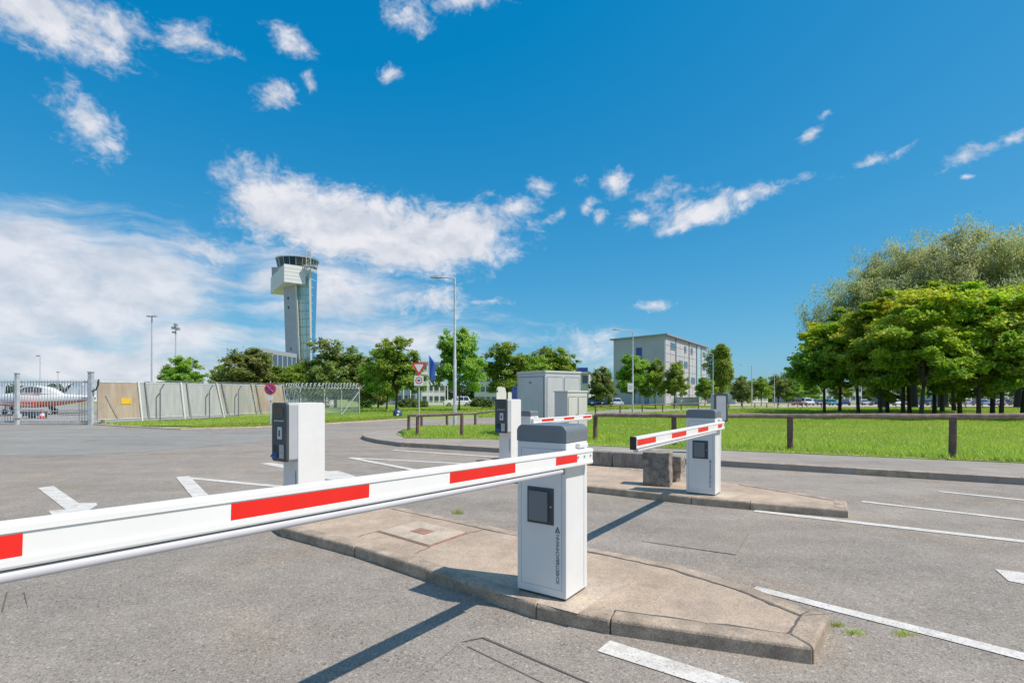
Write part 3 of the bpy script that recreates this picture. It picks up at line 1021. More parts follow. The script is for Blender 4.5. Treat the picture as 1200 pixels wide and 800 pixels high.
rough_block('concrete_block', (.38, .26, .485), M_BLOCK, isl(2.06, 7.48) - Vector((0, 0, .006)), RZ + R(8), 'tall weathered concrete block standing before the middle barrier', 'concrete block', seed=3)
cs = empty('concrete_stump', isl(2.42, 7.78) - Vector((0, 0, .006)), RZ, 'small concrete stump with wider head beside the tall block', 'concrete block')
rough_block('head', (.20, .22, .24), M_BLOCK, (0, 0, .145), 0, parent=cs, seed=5)
rough_block('shaft', (.10, .18, .15), M_BLOCK, (-.02, 0.02, 0), 0, parent=cs, seed=6)
bm_a, bm_b = Vector((.35, 10.22)) * KI, Vector((2.55, 8.98)) * KI
bd = (bm_b - bm_a)
bt = empty('concrete_beam', ((bm_a.x + bm_b.x) / 2, (bm_a.y + bm_b.y) / 2, ISLE_Z - .006), math.atan2(bd.y, bd.x), 'long low dark concrete beam lying on second island', 'concrete beam')
for k in range(3):
    rough_block('beam_segment', (.83, .16, .265), M_BEAM, (-.84 + k * .84, 0, 0), R(rnd.uniform(-.4, .4)), parent=bt, seed=10 + k)

# ------------------------------------------------------------------ cabinets behind the lanes
def cabinet(name, corner, rz, dims, label, m, doors_x, doors_y, lid=.05, z=.12, roof_over=.02):
    """corner: nearest vertical edge; local +x runs along the lit face, local +y along the shaded one"""
    r = empty(name, (corner[0], corner[1], z), rz, label, 'cabinet')
    lx, ly, h = dims
    MB().b2((.02, .02, 0), (lx - .02, ly - .02, .08)).build('plinth', M_PLATE, r)
    MB().b2((0, 0, .08), (lx, ly, h - lid)).build('body', m, r, bevel=.01)
    MB().b2((-roof_over, -roof_over, h - lid), (lx + roof_over, ly + roof_over, h)).build('roof', m, r, bevel=.012)
    for (x0, x1) in doors_x:
        fr = MB()
        pr = rrect(x1 - x0, h - lid - .30, .05, 3); pi = rrect(x1 - x0 - .035, h - lid - .335, .04, 3)
        cx_, cz_ = (x0 + x1) / 2, .08 + (h - lid - .08) / 2 - .0
        n = len(pr)
        MB().loft([[(x + cx_, -.004, z_ + cz_) for x, z_ in pr], [(x + cx_, .004, z_ + cz_) for x, z_ in pr]]).build('door_gap', M_CABD, r)
        d_ = MB().loft([[(x + cx_, -.012, z_ + cz_) for x, z_ in pi], [(x + cx_, .004, z_ + cz_) for x, z_ in pi]]).build('door', m, r)
        MB().b2((x1 - .10, -.03, cz_ - .05), (x1 - .07, -.012, cz_ + .05)).build('handle', M_STEEL, d_)
    for (y0, y1) in doors_y:
        pr = rrect(y1 - y0, h - lid - .26, .06, 3); pi = rrect(y1 - y0 - .04, h - lid - .30, .05, 3)
        cy_, cz_ = (y0 + y1) / 2, .08 + (h - lid - .08) / 2
        MB().loft([[(-.004, y + cy_, z_ + cz_) for y, z_ in pr], [(.004, y + cy_, z_ + cz_) for y, z_ in pr]]).build('door_gap', M_CABD, r)
        d_ = MB().loft([[(-.012, y + cy_, z_ + cz_) for y, z_ in pi], [(.004, y + cy_, z_ + cz_) for y, z_ in pi]]).build('door', m, r)
        MB().b2((-.03, cy_ - .03, cz_ + .62), (-.012, cy_ + .05, cz_ + .66)).build('vent', M_CABD, d_)
    return r


# tall kiosk-like cabinet: corner edge at photo column 639
c1 = T(639, 15.6, 0)
cabinet('utility_cabinet', (c1.x, c1.y), R(35), (1.40, 1.42, 1.985), 'tall pale grey cabinet with dark rimmed doors behind the lanes', M_CABN, [(.05, .68), (.72, 1.35)], [(.06, 1.36)], .07)
c2 = T(665, 13.9, 0)
cabinet('utility_cabinet', (c2.x, c2.y), R(50), (.98, .42, 1.38), 'lower beige grey cabinet in front of the tall one', M_CABG, [(.02, .48), (.50, .96)], [], .045)
bn = empty('blue_box', tuple(T(602.8, 17.6, .12)), R(20), 'narrow dark blue box beside the tall grey cabinet', 'box')
MB().b2((-.045, -.15, 0), (.045, .15, 1.50)).build('body', M_BBLUE, bn, bevel=.01)
MB().b2((-.05, -.16, 1.50), (.05, .16, 1.54)).build('lid', M_BBLUE, bn, bevel=.01)

# ------------------------------------------------------------------ wooden rail fences
def rail_fence(name, posts, label, rad=.05, prad=.06, rails=None, z=.12, over=.04):
    """posts: (x, y, height)"""
    o = Vector((posts[0][0], posts[0][1], z))
    r = empty(name, o, 0, label, 'fence')
    for (x, y, h) in posts:
        zz = z + zt(y)
        lean = rnd.uniform(-.012, .012)
        MB().tube([(x - o.x, y - o.y, zz - z - .1), (x - o.x + lean, y - o.y, zz - z + h - rad * .6)], [prad, prad * .92], 9).build('post', M_WOODP, r, smooth=True)
    for i in range(len(posts) - 1):
        a, b = posts[i], posts[i + 1]
        pa = Vector((a[0], a[1], z + zt(a[1]) + a[2])) - o
        pb = Vector((b[0], b[1], z + zt(b[1]) + b[2])) - o
        d = (pb - pa).normalized()
        pts, rr = [], []
        for k in range(7):
            p = pa.lerp(pb, k / 6) + Vector((0, 0, rnd.uniform(-.006, .006)))
            if k == 0: p -= d * over
            if k == 6: p += d * over * .3
            pts.append(p); rr.append(rad * rnd.uniform(.93, 1.06))
        MB().tube(pts, rr, 9).build('rail', M_WOOD, r, smooth=True)
    return r


def rail_post(px, py_base, py_rail, z=.12):
    p = G(px, py_base, z)
    zr = V(px, py_rail, p.y).z
    return (p.x, p.y, zr - z)


rail_fence('rail_fence', [(14.9, 8.3, .88), rail_post(1390, 549, 487.3), rail_post(1116, 536.5, 487.3), rail_post(926, 527, 487.2), rail_post(790, 521.8, 486.8), (2.35, 14.9, .70)],
           'brown round wood rail fence along the lawn front', .055, .068)
rail_fence('rail_fence', [rail_post(541, 511.5, 484.6), rail_post(489, 511, 487), rail_post(479, 505.5, 486.6), rail_post(494, 500.5, 486), rail_post(524, 499, 485), rail_post(557, 498.5, 484.4), (-.2, 22.0, .66), (1.9, 23.6, .66)],
           'brown wood rail fence bent round the small grass tongue', .045, .055)
fp = []
for k in range(15):
    t = k / 14
    x, y = Vector((5.4, 34.2)).lerp(Vector((32.5, 58.3)), t)
    fp.append((x, y, .55))
rail_fence('rail_fence', fp, 'thin low rail fence far off along the side road', .03, .045)
fp = [(34 + k * 2.6, 62 + k * .55, .55) for k in range(18)]
rail_fence('rail_fence', fp, 'thin low rail fence before the distant car park', .03, .05, z=.0)

# ------------------------------------------------------------------ street lamps, masts and signs
def street_lamp(base, h, arm, label, rad=.07, side=-1, sign=False, rise=.0, yaw=0.0):
    r = empty('street_lamp', base, yaw, label, 'street lamp', 'street lamps')
    MB().tube([(0, 0, -.05), (0, 0, h * .45), (0, 0, h * .46), (0, 0, h)], [rad, rad, rad * .72, rad * .6], 10).build('pole', M_GALV, r, smooth=True)
    if arm:
        MB().tube([(0, 0, h - .05), (side * .08, 0, h + .02 + rise * .1), (side * (arm - .35), 0, h + .05 + rise)], rad * .42, 8).build('arm', M_GALV, r, smooth=True)
        a0, a1 = side * (arm - .55), side * arm
        zz = h + .05 + rise
        MB().loft([[(a0, -.09, zz - .03), (a0, .09, zz - .03), (a0, .06, zz + .06), (a0, -.06, zz + .06)], [((a0 + a1) / 2, -.13, zz - .04), ((a0 + a1) / 2, .13, zz - .04), ((a0 + a1) / 2, .09, zz + .07), ((a0 + a1) / 2, -.09, zz + .07)],
                   [(a1, -.07, zz - .03), (a1, .07, zz - .03), (a1, .05, zz + .02), (a1, -.05, zz + .02)]]).build('lamp_head', M_LAMPHEAD, r, bevel=.01)
    MB().b2((-.05, -rad - .004, .6), (.05, -rad + .01, .95)).build('service_door', M_GALV, r)
    return r


street_lamp(tuple(T(533, 23.5, .0)), 6.55, 1.1, 'tall grey street lamp beside the rail fence, arm pointing left', .075)
l2 = street_lamp(tuple(T(741.5, 41, .05)), 6.2, 1.6, 'grey street lamp with white square sign before the office block', .075, rise=.12)
sgp = MB().b2((-.42, -.12, 1.55), (.0, -.10, 2.22)).build('sign_plate', M_SIGNW, l2)
MB().b2((-.36, -.125, 1.75), (-.06, -.121, 2.05)).build('sign_print', M_LGREY, sgp)
street_lamp(tuple(T(835.5, 62)), 6.4, 1.2, 'grey street lamp beside the tall poplar', .07)
street_lamp(tuple(T(881, 80)), 6.3, 1.8, 'grey street lamp standing between poplar and maple grove', .08)
street_lamp(tuple(T(907.5, 103)), 6.6, 1.8, 'distant grey street lamp in front of the far wood', .08)
street_lamp(tuple(T(847, 120)), 5.2, 1.0, 'small distant lamp just past the poplar', .06)


def apron_mast(px, top, d, label, heads):
    b = T(px, d)
    h = V(px, top, d).z - b.z
    r = empty('light_mast', b, 0, label, 'light mast')
    MB().tube([(0, 0, -.1), (0, 0, h)], [.14, .08], 10).build('pole', M_GALV, r, smooth=True)
    for (x0, x1, z0, z1) in heads:
        MB().b2((x0, -.25, h + z0), (x1, .25, h + z1)).build('floodlight', M_LAMPHEAD, r, bevel=.03)
    return r


apron_mast(178, 371, 71, 'tall thin light mast with flat head behind the screen fence', [(-.62, -.05, -.02, .12), (.05, .62, -.02, .12)])
apron_mast(206, 381, 80, 'light mast with clustered floodlights behind the screen fence', [(-.55, -.12, -.6, -.2), (.15, .55, -.75, -.35), (-.18, .22, -.15, .25), (-.45, -.1, -1.2, -.9)])
apron_mast(47, 417, 140, 'distant light mast over the light aircraft', [(-.9, -.1, -.1, .2)])
apron_mast(68, 436, 190, 'faint far light mast on the airfield edge', [(-.5, .5, -.1, .2)])


def tri_pts(s, r=.06):
    """rounded triangle pointing down, side s"""
    pts = []
    hh = s * math.sqrt(3) / 2
    for cx_, cz_, a0 in ((0, -hh * 2 / 3 + 2 * r, 210), (s / 2 - r * 1.73, hh / 3 - r, -30), (-s / 2 + r * 1.73, hh / 3 - r, 90)):
        for k in range(5):
            a = R(a0 + 120 * k / 4)
            pts.append((cx_ + r * math.cos(a), cz_ + r * math.sin(a)))
    return pts


yb = T(491, 32)
ys = empty('yield_sign', yb, 0, 'red and white give way triangle over a square plate on pole', 'road sign')
MB().cyl((0, 0, 1.75), .035, 3.5, 10).build('pole', M_GALV, ys, smooth=True)
z0 = V(491, 430, 32).z
MB().loft([[(x, -.05, z + z0) for x, z in tri_pts(.95)], [(x, -.04, z + z0) for x, z in tri_pts(.95)]]).build('triangle', M_SIGNR, ys)
MB().loft([[(x, -.053, z + z0) for x, z in tri_pts(.58, .03)], [(x, -.049, z + z0) for x, z in tri_pts(.58, .03)]]).build('triangle_field', M_SIGNW, ys)
z1 = V(491, 446, 32).z
pl = MB().b2((-.28, -.05, z1 - .30), (.28, -.04, z1 + .30)).build('square_plate', M_SIGNW, ys)


def ring(mb, c, r0, r1, y, n=28, thick=.004):
    A = [(c[0] + r0 * math.cos(2 * math.pi * k / n), c[1] + r0 * math.sin(2 * math.pi * k / n)) for k in range(n)]
    B = [(c[0] + r1 * math.cos(2 * math.pi * k / n), c[1] + r1 * math.sin(2 * math.pi * k / n)) for k in range(n)]
    o = len(mb.v)
    mb.v += [(x, y, z) for x, z in A] + [(x, y, z) for x, z in B]
    mb.f += [(o + k, o + n + k, o + n + (k + 1) % n, o + (k + 1) % n) for k in range(n)]
    return mb


ring(MB(), (0, z1 + .02), .15, .21, -.0535).build('red_ring', M_SIGNR, pl)
MB().b2((-.08, -.0545, z1 - .03), (.08, -.052, z1 + .07)).build('symbol', M_BLACK, pl)

nb = G(317, 497.5)
ns = empty('no_stopping_sign', (nb.x, nb.y, 0), 0, 'round red and blue no stopping sign before the rusty panels', 'road sign')
MB().cyl((0, 0, 1.0), .026, 2.0, 8).build('pole', M_GALV, ns, smooth=True)
zc = V(317, 455.5, nb.y).z
MB().cyl((0, -.035, zc), .27, .012, 28, 'y').build('disc', M_SIGNR, ns)
dsc = MB()
dsc.cyl((0, -.043, zc), .20, .006, 28, 'y').build('blue_field', M_SIGNB, ns)
cr = MB()
for s_ in (1, -1):
    cr.tube([(-.15 * s_, -.049, zc - .15), (.15 * s_, -.049, zc + .15)], .026, 6)
cr.build('red_cross', M_SIGNR, ns)
MB().b2((-.13, -.04, zc - .52), (.13, -.03, zc - .31)).build('sub_plate', M_SIGNW, ns)


# flags
def flag(px, top, d, m, label, droop=3.2):
    b = T(px, d)
    h = V(px, top, d).z - b.z
    r = empty('flagpole', b, 0, label, 'flagpole')
    MB().tube([(0, 0, -.1), (0, 0, h)], [.09, .05], 8).build('pole', M_SIGNW, r, smooth=True)
    mb = MB()
    nx, nz = 8, 10
    for j in range(nz + 1):
        for i in range(nx + 1):
            u, v_ = i / nx, j / nz
            mb.v.append((.06 + u * 1.25 * (1 - .35 * v_), .22 * math.sin(u * 7 + v_ * 3) * u, h - .15 - v_ * droop - u * 1.6))
    for j in range(nz):
        for i in range(nx):
            a = j * (nx + 1) + i
            mb.f.append((a, a + 1, a + nx + 2, a + nx + 1))
    o = mb.build('flag_cloth', m, r, smooth=True)
    sd = o.modifiers.new('thickness', 'SOLIDIFY'); sd.thickness = .02
    return r


flag(502.5, 415, 95, M_FLAGB, 'pole with hanging deep blue flag beside the give way sign', 4.0)
flag(524.5, 422, 98, M_FLAGO, 'pole with hanging orange red flag behind the street lamp', 3.6)
for i, (px, top) in enumerate(((473, 436), (481, 448), (487.5, 450))):
    b = T(px, 92 + i * 3)
    h = V(px, top, b.y).z - b.z
    pr = empty('bare_pole', b, 0, ['thin white bare pole right of the near maple', 'short white bare pole left of the give way sign', 'short white bare pole right behind the give way sign post'][i], 'pole')
    MB().tube([(0, 0, -.1), (0, 0, h)], [.08, .05], 8).build('shaft', M_SIGNW, pr, smooth=True)
    MB().cyl((0, 0, h + .05), .09, .1, 8).build('finial', M_SIGNW, pr)

# ------------------------------------------------------------------ airfield gate and screen fence
gb = G(109, 497.2); ga = G(-62, 497.0)
gt = empty('sliding_gate', (gb.x - .25, gb.y, 0), math.atan2((gb - ga).y, (gb - ga).x), 'grey barred sliding gate before the light aircraft', 'gate')
GL = (gb - ga).length - .3
for zz, rr in ((.12, .05), (.62, .02), (1.98, .04)):
    MB().b2((-GL, -rr, zz - rr), (0, rr, zz + rr)).build('rail', M_GALV, gt)
nb_ = int(GL / .135)
bar_me = None
for k in range(nb_ + 1):
    x = -k * GL / nb_
    if bar_me is None:
        o = MB().b2((-.010, -.010, .08), (.010, .010, 2.10)).build('bar', M_GALV, gt, loc=(x, 0, 0)); bar_me = o.data
    else:
        o = link('bar', bar_me, gt, (x, 0, 0))
for px, hh, ww in ((109, 2.42, .095), (23, 2.36, .065)):
    p = G(px, 497.2)
    o = empty('gate_post', (p.x, p.y - .12, 0), 0, 'thick grey gate post where the screen fence begins' if px > 100 else 'grey gate post in the middle of the barred gate', 'post')
    MB().b2((-ww, -.08, -.05), (ww, .08, hh)).build('shaft', M_GALV, o, bevel=.01)
    MB().b2((-ww - .02, -.10, hh), (ww + .02, .10, hh + .04)).build('cap', M_GALV, o)
    if px > 100:
        MB().tube([(ww, -.05, 1.55), (ww + .18, -.05, 1.62), (ww + .28, -.05, 1.85), (ww + .30, -.05, 2.1)], .035, 8).build('catch', M_DARK, o, smooth=True)
    else:
        MB().b2((-ww - .05, -.10, .3), (ww + .05, .10, .5)).build('guide', M_GALV, o)

f0 = Vector((-19.25, 24.95, 0)); f1 = Vector((-15.7, 34.3, 0)); f2_ = Vector((-10.6, 36.2, 0))
# positions of the slanting dividers along the photo columns
def on_line(px, a, b):
    k = (px - 600) / FPX
    d = b - a
    t = (k * a.y - a.x) / (d.x - k * d.y)
    return a + d * t


sf = empty('screen_fence', f0, 0, 'airfield screen fence of grey and rusty panels', 'fence')
cols_t = [113, 161, 211, 253, 294, 331]
cols_b = [113, 166, 216, 262, 301, 336]
mats_p = [M_RUSTP, M_GREYP, M_GREYP, M_MIXP, M_RUSTP]
f1e = f0 + (f1 - f0) * 1.16
ztop, zbot = 1.98, .22
for i in range(5):
    at, bt_ = on_line(cols_t[i] + 1.0, f0, f1e), on_line(cols_t[i + 1] - 1.0, f0, f1e)
    ab, bb = on_line(cols_b[i] + 1.0, f0, f1e), on_line(cols_b[i + 1] - 1.0, f0, f1e)
    n = Vector(((f1 - f0).y, -(f1 - f0).x, 0)).normalized() * .02
    q = [ab + Vector((0, 0, zbot)), bb + Vector((0, 0, zbot)), bt_ + Vector((0, 0, ztop)), at + Vector((0, 0, ztop))]
    pnl = MB().loft([[p - f0 + n for p in q], [p - f0 - n for p in q]]).build('panel', mats_p[i], sf)
    for a, b in ((q[0], q[1]), (q[3], q[2])):
        MB().tube([a - f0, b - f0], .035, 6).build('edge_tube', M_GALV, pnl)
    if i == 0:
        c_ = (q[0] + q[1] + q[2] + q[3]) / 4 - f0 + n * 1.6 + (bb - ab) * .16
        dd = (f1 - f0).normalized()
        ww = .24
        MB().loft([[c_ - dd * ww + Vector((0, 0, -.17)), c_ + dd * ww + Vector((0, 0, -.17)), c_ + dd * ww + Vector((0, 0, .12)), c_ - dd * ww + Vector((0, 0, .12))],
                   [c_ + n * .4 - dd * ww + Vector((0, 0, -.17)), c_ + n * .4 + dd * ww + Vector((0, 0, -.17)), c_ + n * .4 + dd * ww + Vector((0, 0, .12)), c_ + n * .4 - dd * ww + Vector((0, 0, .12))]]).build('warning_plate', M_YELLOW, pnl)
nf = Vector(((f1 - f0).y, -(f1 - f0).x, 0)).normalized()
for i in range(1, 6):
    a, b = on_line(cols_b[i], f0, f1e), on_line(cols_t[i], f0, f1e)
    MB().tube([a - f0 + nf * .06 + Vector((0, 0, 0)), b - f0 + nf * .06 + Vector((0, 0, 2.05))], .045, 7).build('divider', M_SIGNW if i < 4 else M_GALV, sf, smooth=True)
    if i in (1, 2, 3, 4):
        MB().tube([a - f0 + nf * .04 + Vector((.2, .3, 0)), b - f0 + nf * .04 + Vector((.15, .3, 2.05))], .03, 6).build('divider', M_LAMPHEAD, sf, smooth=True)
for px in (183, 241, 275):
    p = on_line(px, f0, f1e) - f0 + nf * .30
    MB().tube([p + Vector((0, 0, -.05)), p + Vector((0, 0, 1.62)), p + Vector((.12, .12, 1.93))],   .032, 7).build('bent_post', M_SLATE, sf, smooth=True)
MB().tube([on_line(123, f0, f1e) - f0 + nf * .08 + Vector((0, 0, 1.4)), on_line(140, f0, f1e) - f0 + nf * .10 + Vector((0, 0, .1))], .016, 6).build('brace', M_GALV, sf, smooth=True)
MB().b2((-.1, -.05, -.04), (.1, .05, .2)).build('footing', M_PLATE, sf)
wire = MB()
for zz in (2.06, 2.12):
    wire.tube([Vector((0, 0, zz)), f1e - f0 + Vector((0, 0, zz))], .008, 4)
wire.build('top_wire', M_GALV, sf)

# chain link part with coiled wire on top
M_CHAIN = bpy.data.materials.new('chain_link_mesh'); M_CHAIN.use_nodes = True
t = NT(M_CHAIN.node_tree); Lk = M_CHAIN.node_tree.links
oc = t.n('ShaderNodeTexCoord').outputs['Object']
wa = t.n('ShaderNodeTexWave', wave_type='BANDS', bands_direction='DIAGONAL'); t.put(wa.inputs['Vector'], t.mapping(oc, scale=(1, .6, 1))); wa.inputs['Scale'].default_value = 6.2
wb = t.n('ShaderNodeTexWave', wave_type='BANDS', bands_direction='DIAGONAL'); t.put(wb.inputs['Vector'], t.mapping(oc, scale=(1, .6, -1))); wb.inputs['Scale'].default_value = 6.2
al = t.m('MAXIMUM', t.ss(wa.outputs['Fac'], .84, .94), t.ss(wb.outputs['Fac'], .84, .94))
tb = t.n('ShaderNodeBsdfTransparent'); pb = M_CHAIN.node_tree.nodes['Principled BSDF']; pb.inputs['Base Color'].default_value = (.42, .47, .45, 1); pb.inputs['Roughness'].default_value = .5
mxs = t.n('ShaderNodeMixShader'); Lk.new(al, mxs.inputs[0]); Lk.new(tb.outputs[0], mxs.inputs[1]); Lk.new(pb.outputs[0], mxs.inputs[2])
Lk.new(mxs.outputs[0], M_CHAIN.node_tree.nodes['Material Output'].inputs['Surface'])

ch0 = on_line(336, f0, f1e)
cf = empty('chain_link_fence', ch0, 0, 'chain link fence with Y posts and coiled wire beside rusty panels', 'fence')
pts = [Vector((0, 0, 0)), on_line(352, ch0, f2_) - ch0, on_line(380, ch0, f2_) - ch0, on_line(400, ch0, f2_) - ch0, on_line(421, ch0, f2_) - ch0]
for i in range(4):
    a, b = pts[i], pts[i + 1]
    nn = Vector(((b - a).y, -(b - a).x, 0)).normalized() * .004
    up = Vector((0, 0, 1.72)); dn = Vector((0, 0, .06))
    MB().add([a + dn, b + dn, b + up, a + up], [(0, 1, 2, 3)]).build('mesh_panel', M_CHAIN, cf)
for p in pts:
    MB().tube([p, p + Vector((0, 0, 1.75))], .035, 7).build('post', M_GALV, cf, smooth=True)
    for s_ in (1, -1):
        MB().tube([p + Vector((0, 0, 1.72)), p + Vector((.36 * s_, 0.05 * s_, 2.08))], .022, 6).build('wire_arm', M_GALV, cf, smooth=True)
MB().tube([pts[4] + Vector((0, 0, 1.6)), pts[4] + Vector((-1.1, -.25, .05))], .03, 6).build('brace', M_SIGNW, cf, smooth=True)
for k in range(3):
    a = pts[0].lerp(pts[1], k / 3); b = pts[0].lerp(pts[1], (k + 1) / 3)
    MB().tube([a + Vector((0, 0, .1)), b + Vector((0, 0, 1.9))], .026, 6).build('lattice_bar', M_GALV, cf, smooth=True)
    MB().tube([a + Vector((0, .04, 1.9)), b + Vector((0, .04, .1))], .026, 6).build('lattice_bar', M_GALV, cf, smooth=True)
coil = MB()
hp = []
tot = pts[4] - pts[0]
NC = 46
for k in range(NC * 10 + 1):
    u = k / (NC * 10)
    seg = min(3.9999, u * 4); i = int(seg); p = pts[i].lerp(pts[i + 1], seg - i)
    an = 2 * math.pi * k / 10
    hp.append(p + Vector((.05 * math.sin(an * .5), .26 * math.cos(an), 1.97 + .2 * math.sin(an))))
coil.tube(hp, .016, 4)
coil.build('coiled_wire', M_GALV, cf)


# ------------------------------------------------------------------ light aircraft
def paint_two_tone(name, top, band, zlo, zhi):
    m = mat(name, top, .35, var=.03, coat=.3)
    t_ = NT(m.node_tree); L_ = m.node_tree.links
    b = m.node_tree.nodes['Principled BSDF']
    src = b.inputs['Base Color'].links[0].from_socket
    sp_ = t_.n('ShaderNodeSeparateXYZ'); L_.new(t_.n('ShaderNodeTexCoord').outputs['Object'], sp_.inputs[0])
    zz = t_.m('MULTIPLY_ADD', sp_.outputs[0], -.03, sp_.outputs[2])
    f_ = t_.m('MULTIPLY', t_.ss(zz, zlo - .01, zlo + .01), t_.ss(zz, zhi - .01, zhi + .01, 1, 0))
    L_.new(t_.mix(f_, src, band), b.inputs['Base Color'])
    return m


M_PLANE1 = paint_two_tone('aircraft_paint_orange_band', (.82, .82, .80), (.62, .15, .06), .30, .83)
M_PLANE2 = mat('aircraft_white_paint', (.80, .81, .82), .35, var=.03, coat=.3)


def aircraft(loc, rz, m, label, scale=1.0):
    r = empty('light_aircraft', loc, rz, label, 'aircraft')
    r.scale = (scale,) * 3
    secs = [(-2.6, .16, .82, 1.12), (-2.45, .34, .66, 1.27), (-1.6, .50, .52, 1.42), (-.8, .57, .46, 1.5), (.3, .57, .46, 1.5), (1.3, .50, .52, 1.46), (2.4, .34, .66, 1.36), (3.6, .2, .84, 1.28), (4.7, .07, 1.02, 1.24)]
    rings = []
    for x, hw, zb, zt_ in secs:
        zc_ = (zb + zt_) / 2; hh = (zt_ - zb) / 2
        rings.append([(x, hw * math.copysign(abs(math.cos(a)) ** .8, math.cos(a)), zc_ + hh * math.copysign(abs(math.sin(a)) ** .8, math.sin(a))) for a in [2 * math.pi * k / 16 for k in range(16)]])
    MB().loft(rings).build('fuselage', m, r, smooth=True)
    cab = [(-1.0, .44, 1.44, 1.46), (-.35, .50, 1.40, 1.86), (.5, .50, 1.38, 1.93), (1.3, .42, 1.38, 1.80), (2.2, .26, 1.30, 1.40)]
    rings = []
    for x, hw, zb, zt_ in cab:
        rings.append([(x, -hw, zb), (x, hw, zb), (x, hw * .78, zt_ - .04), (x, hw * .4, zt_), (x, -hw * .4, zt_), (x, -hw * .78, zt_ - .04)])
    MB().loft(rings).build('cabin', m, r, smooth=True)
    for x0, x1, h0, h1 in ((-.55, -.12, .18, .36), (-.05, .55, .38, .42), (.62, 1.15, .40, .30)):
        for s_ in (1, -1):
            y_ = lambda z: s_ * (.515 - (z - 1.4) * .22)
            MB().loft([[(x0, y_(1.46), 1.46), (x1, y_(1.46), 1.46), (x1, y_(1.46 + h1), 1.44 + h1), (x0, y_(1.46 + h0), 1.44 + h0)],
                       [(x0, y_(1.46) - .04 * s_, 1.46), (x1, y_(1.46) - .04 * s_, 1.46), (x1, y_(1.46 + h1) - .04 * s_, 1.44 + h1), (x0, y_(1.46 + h0) - .04 * s_, 1.44 + h0)]]).build('window', M_GLASSD, r)
    for s_ in (1, -1):
        rt = [(-.65, .06), (-.3, .12), (.4, .10), (1.0, .0)]
        def wing(y, ch, z, th):
            return [(-.65 * ch + .1, y, z), (-.3 * ch + .1, y, z + th), (.4 * ch + .1, y, z + th * .8), (1.0 * ch + .1, y, z), (.3 * ch + .1, y, z - th * .5), (-.4 * ch + .1, y, z - th * .5)]
        MB().loft([wing(.4 * s_, 1.0, .58, .11), wing(4.4 * s_, .9, .86, .08), wing(5.0 * s_, .6, .92, .03)]).build('wing', m, r, smooth=True)
        MB().loft([[(3.8, .05 * s_, 1.17), (4.15, .05 * s_, 1.21), (4.75, .05 * s_, 1.17), (4.15, .05 * s_, 1.13)], [(4.05, 1.75 * s_, 1.17), (4.25, 1.75 * s_, 1.19), (4.7, 1.75 * s_, 1.17), (4.25, 1.75 * s_, 1.15)]]).build('tailplane', m, r)
        MB().tube([(.25, 1.3 * s_, .62), (.25, 1.3 * s_, .2)], .045, 7).build('gear_leg', M_SIGNW, r)
        wh = MB().cyl((.25, 1.3 * s_, .2), .2, .14, 16, 'y').build('wheel', M_TYRE, r)
    MB().loft([[(3.1, -.03, 1.24), (3.1, .03, 1.24), (4.75, .03, 1.2), (4.75, -.03, 1.2)], [(4.1, -.02, 2.3), (4.1, .02, 2.3), (4.85, .02, 2.3), (4.85, -.02, 2.3)]]).build('tail_fin', m, r)
    MB().tube([(-2.0, 0, .6), (-2.1, 0, .18)], .045, 7).build('gear_leg', M_SIGNW, r)
    MB().cyl((-2.1, 0, .17), .17, .11, 16, 'y').build('wheel', M_TYRE, r)
    MB().loft([[(-2.6, .13 * math.cos(a), .97 + .13 * math.sin(a)) for a in [k * math.pi / 5 for k in range(10)]], [(-2.9, .02 * math.cos(a), .97 + .02 * math.sin(a)) for a in [k * math.pi / 5 for k in range(10)]]]).build('spinner', M_SIGNW, r, smooth=True)
    MB().b2((-2.72, -.05, .07), (-2.69, .05, 1.87)).build('propeller', M_DARK, r)
    return r


aircraft(tuple(T(38, 37, 0)), R(-6), M_PLANE1, 'low wing aircraft, white over orange red, nearest behind gate', 1.05)
aircraft(tuple(T(38, 47, 0)), R(-10), M_PLANE2, 'all white low wing aircraft parked second behind gate', 1.08)
aircraft(tuple(T(-52, 44, 0)), R(-8), M_PLANE2, 'white aircraft cut off by the frame edge behind the gate')

# dark covered trailer with red and white cone near the aircraft
tr = empty('covered_trailer', tuple(T(38, 31.5, 0)), R(-5), 'low dark covered trailer on the apron behind gate bars', 'trailer')
MB().loft([[(-.62, -.4, .12), (.62, -.4, .12), (.62, .4, .12), (-.62, .4, .12)], [(-.60, -.38, .36), (.60, -.38, .36), (.60, .38, .36), (-.60, .38, .36)], [(-.4, -.25, .48), (.42, -.25, .48), (.42, .25, .48), (-.4, .25, .48)]]).build('cover', M_DARK, tr, bevel=.03)
for x in (-.35, .35):
    for s_ in (1, -1):
        MB().cyl((x, .4 * s_, .12), .13, .1, 14, 'y').build('wheel', M_TYRE, tr)
tc_ = empty('traffic_cone', tuple(T(49.5, 31.0, 0)), 0, 'small red and white cone at the trailer end', 'cone')
for (za, zb, ra, rb, mm) in ((.03, .16, .15, .115, M_SIGNR), (.16, .29, .115, .08, M_SIGNW), (.29, .46, .08, .03, M_SIGNR)):
    MB().tube([(0, 0, za), (0, 0, zb)], [ra, rb], 14).build('cone_band', mm, tc_, smooth=True)
MB().b2((-.17, -.17, 0), (.17, .17, .03)).build('foot', M_BLACK, tc_)


# ------------------------------------------------------------------ cars
CARP = {}


def carpaint(name, c):
    if name not in CARP:
        CARP[name] = mat('car_paint_' + name, c, .28, var=.03, coat=.6)
    return CARP[name]


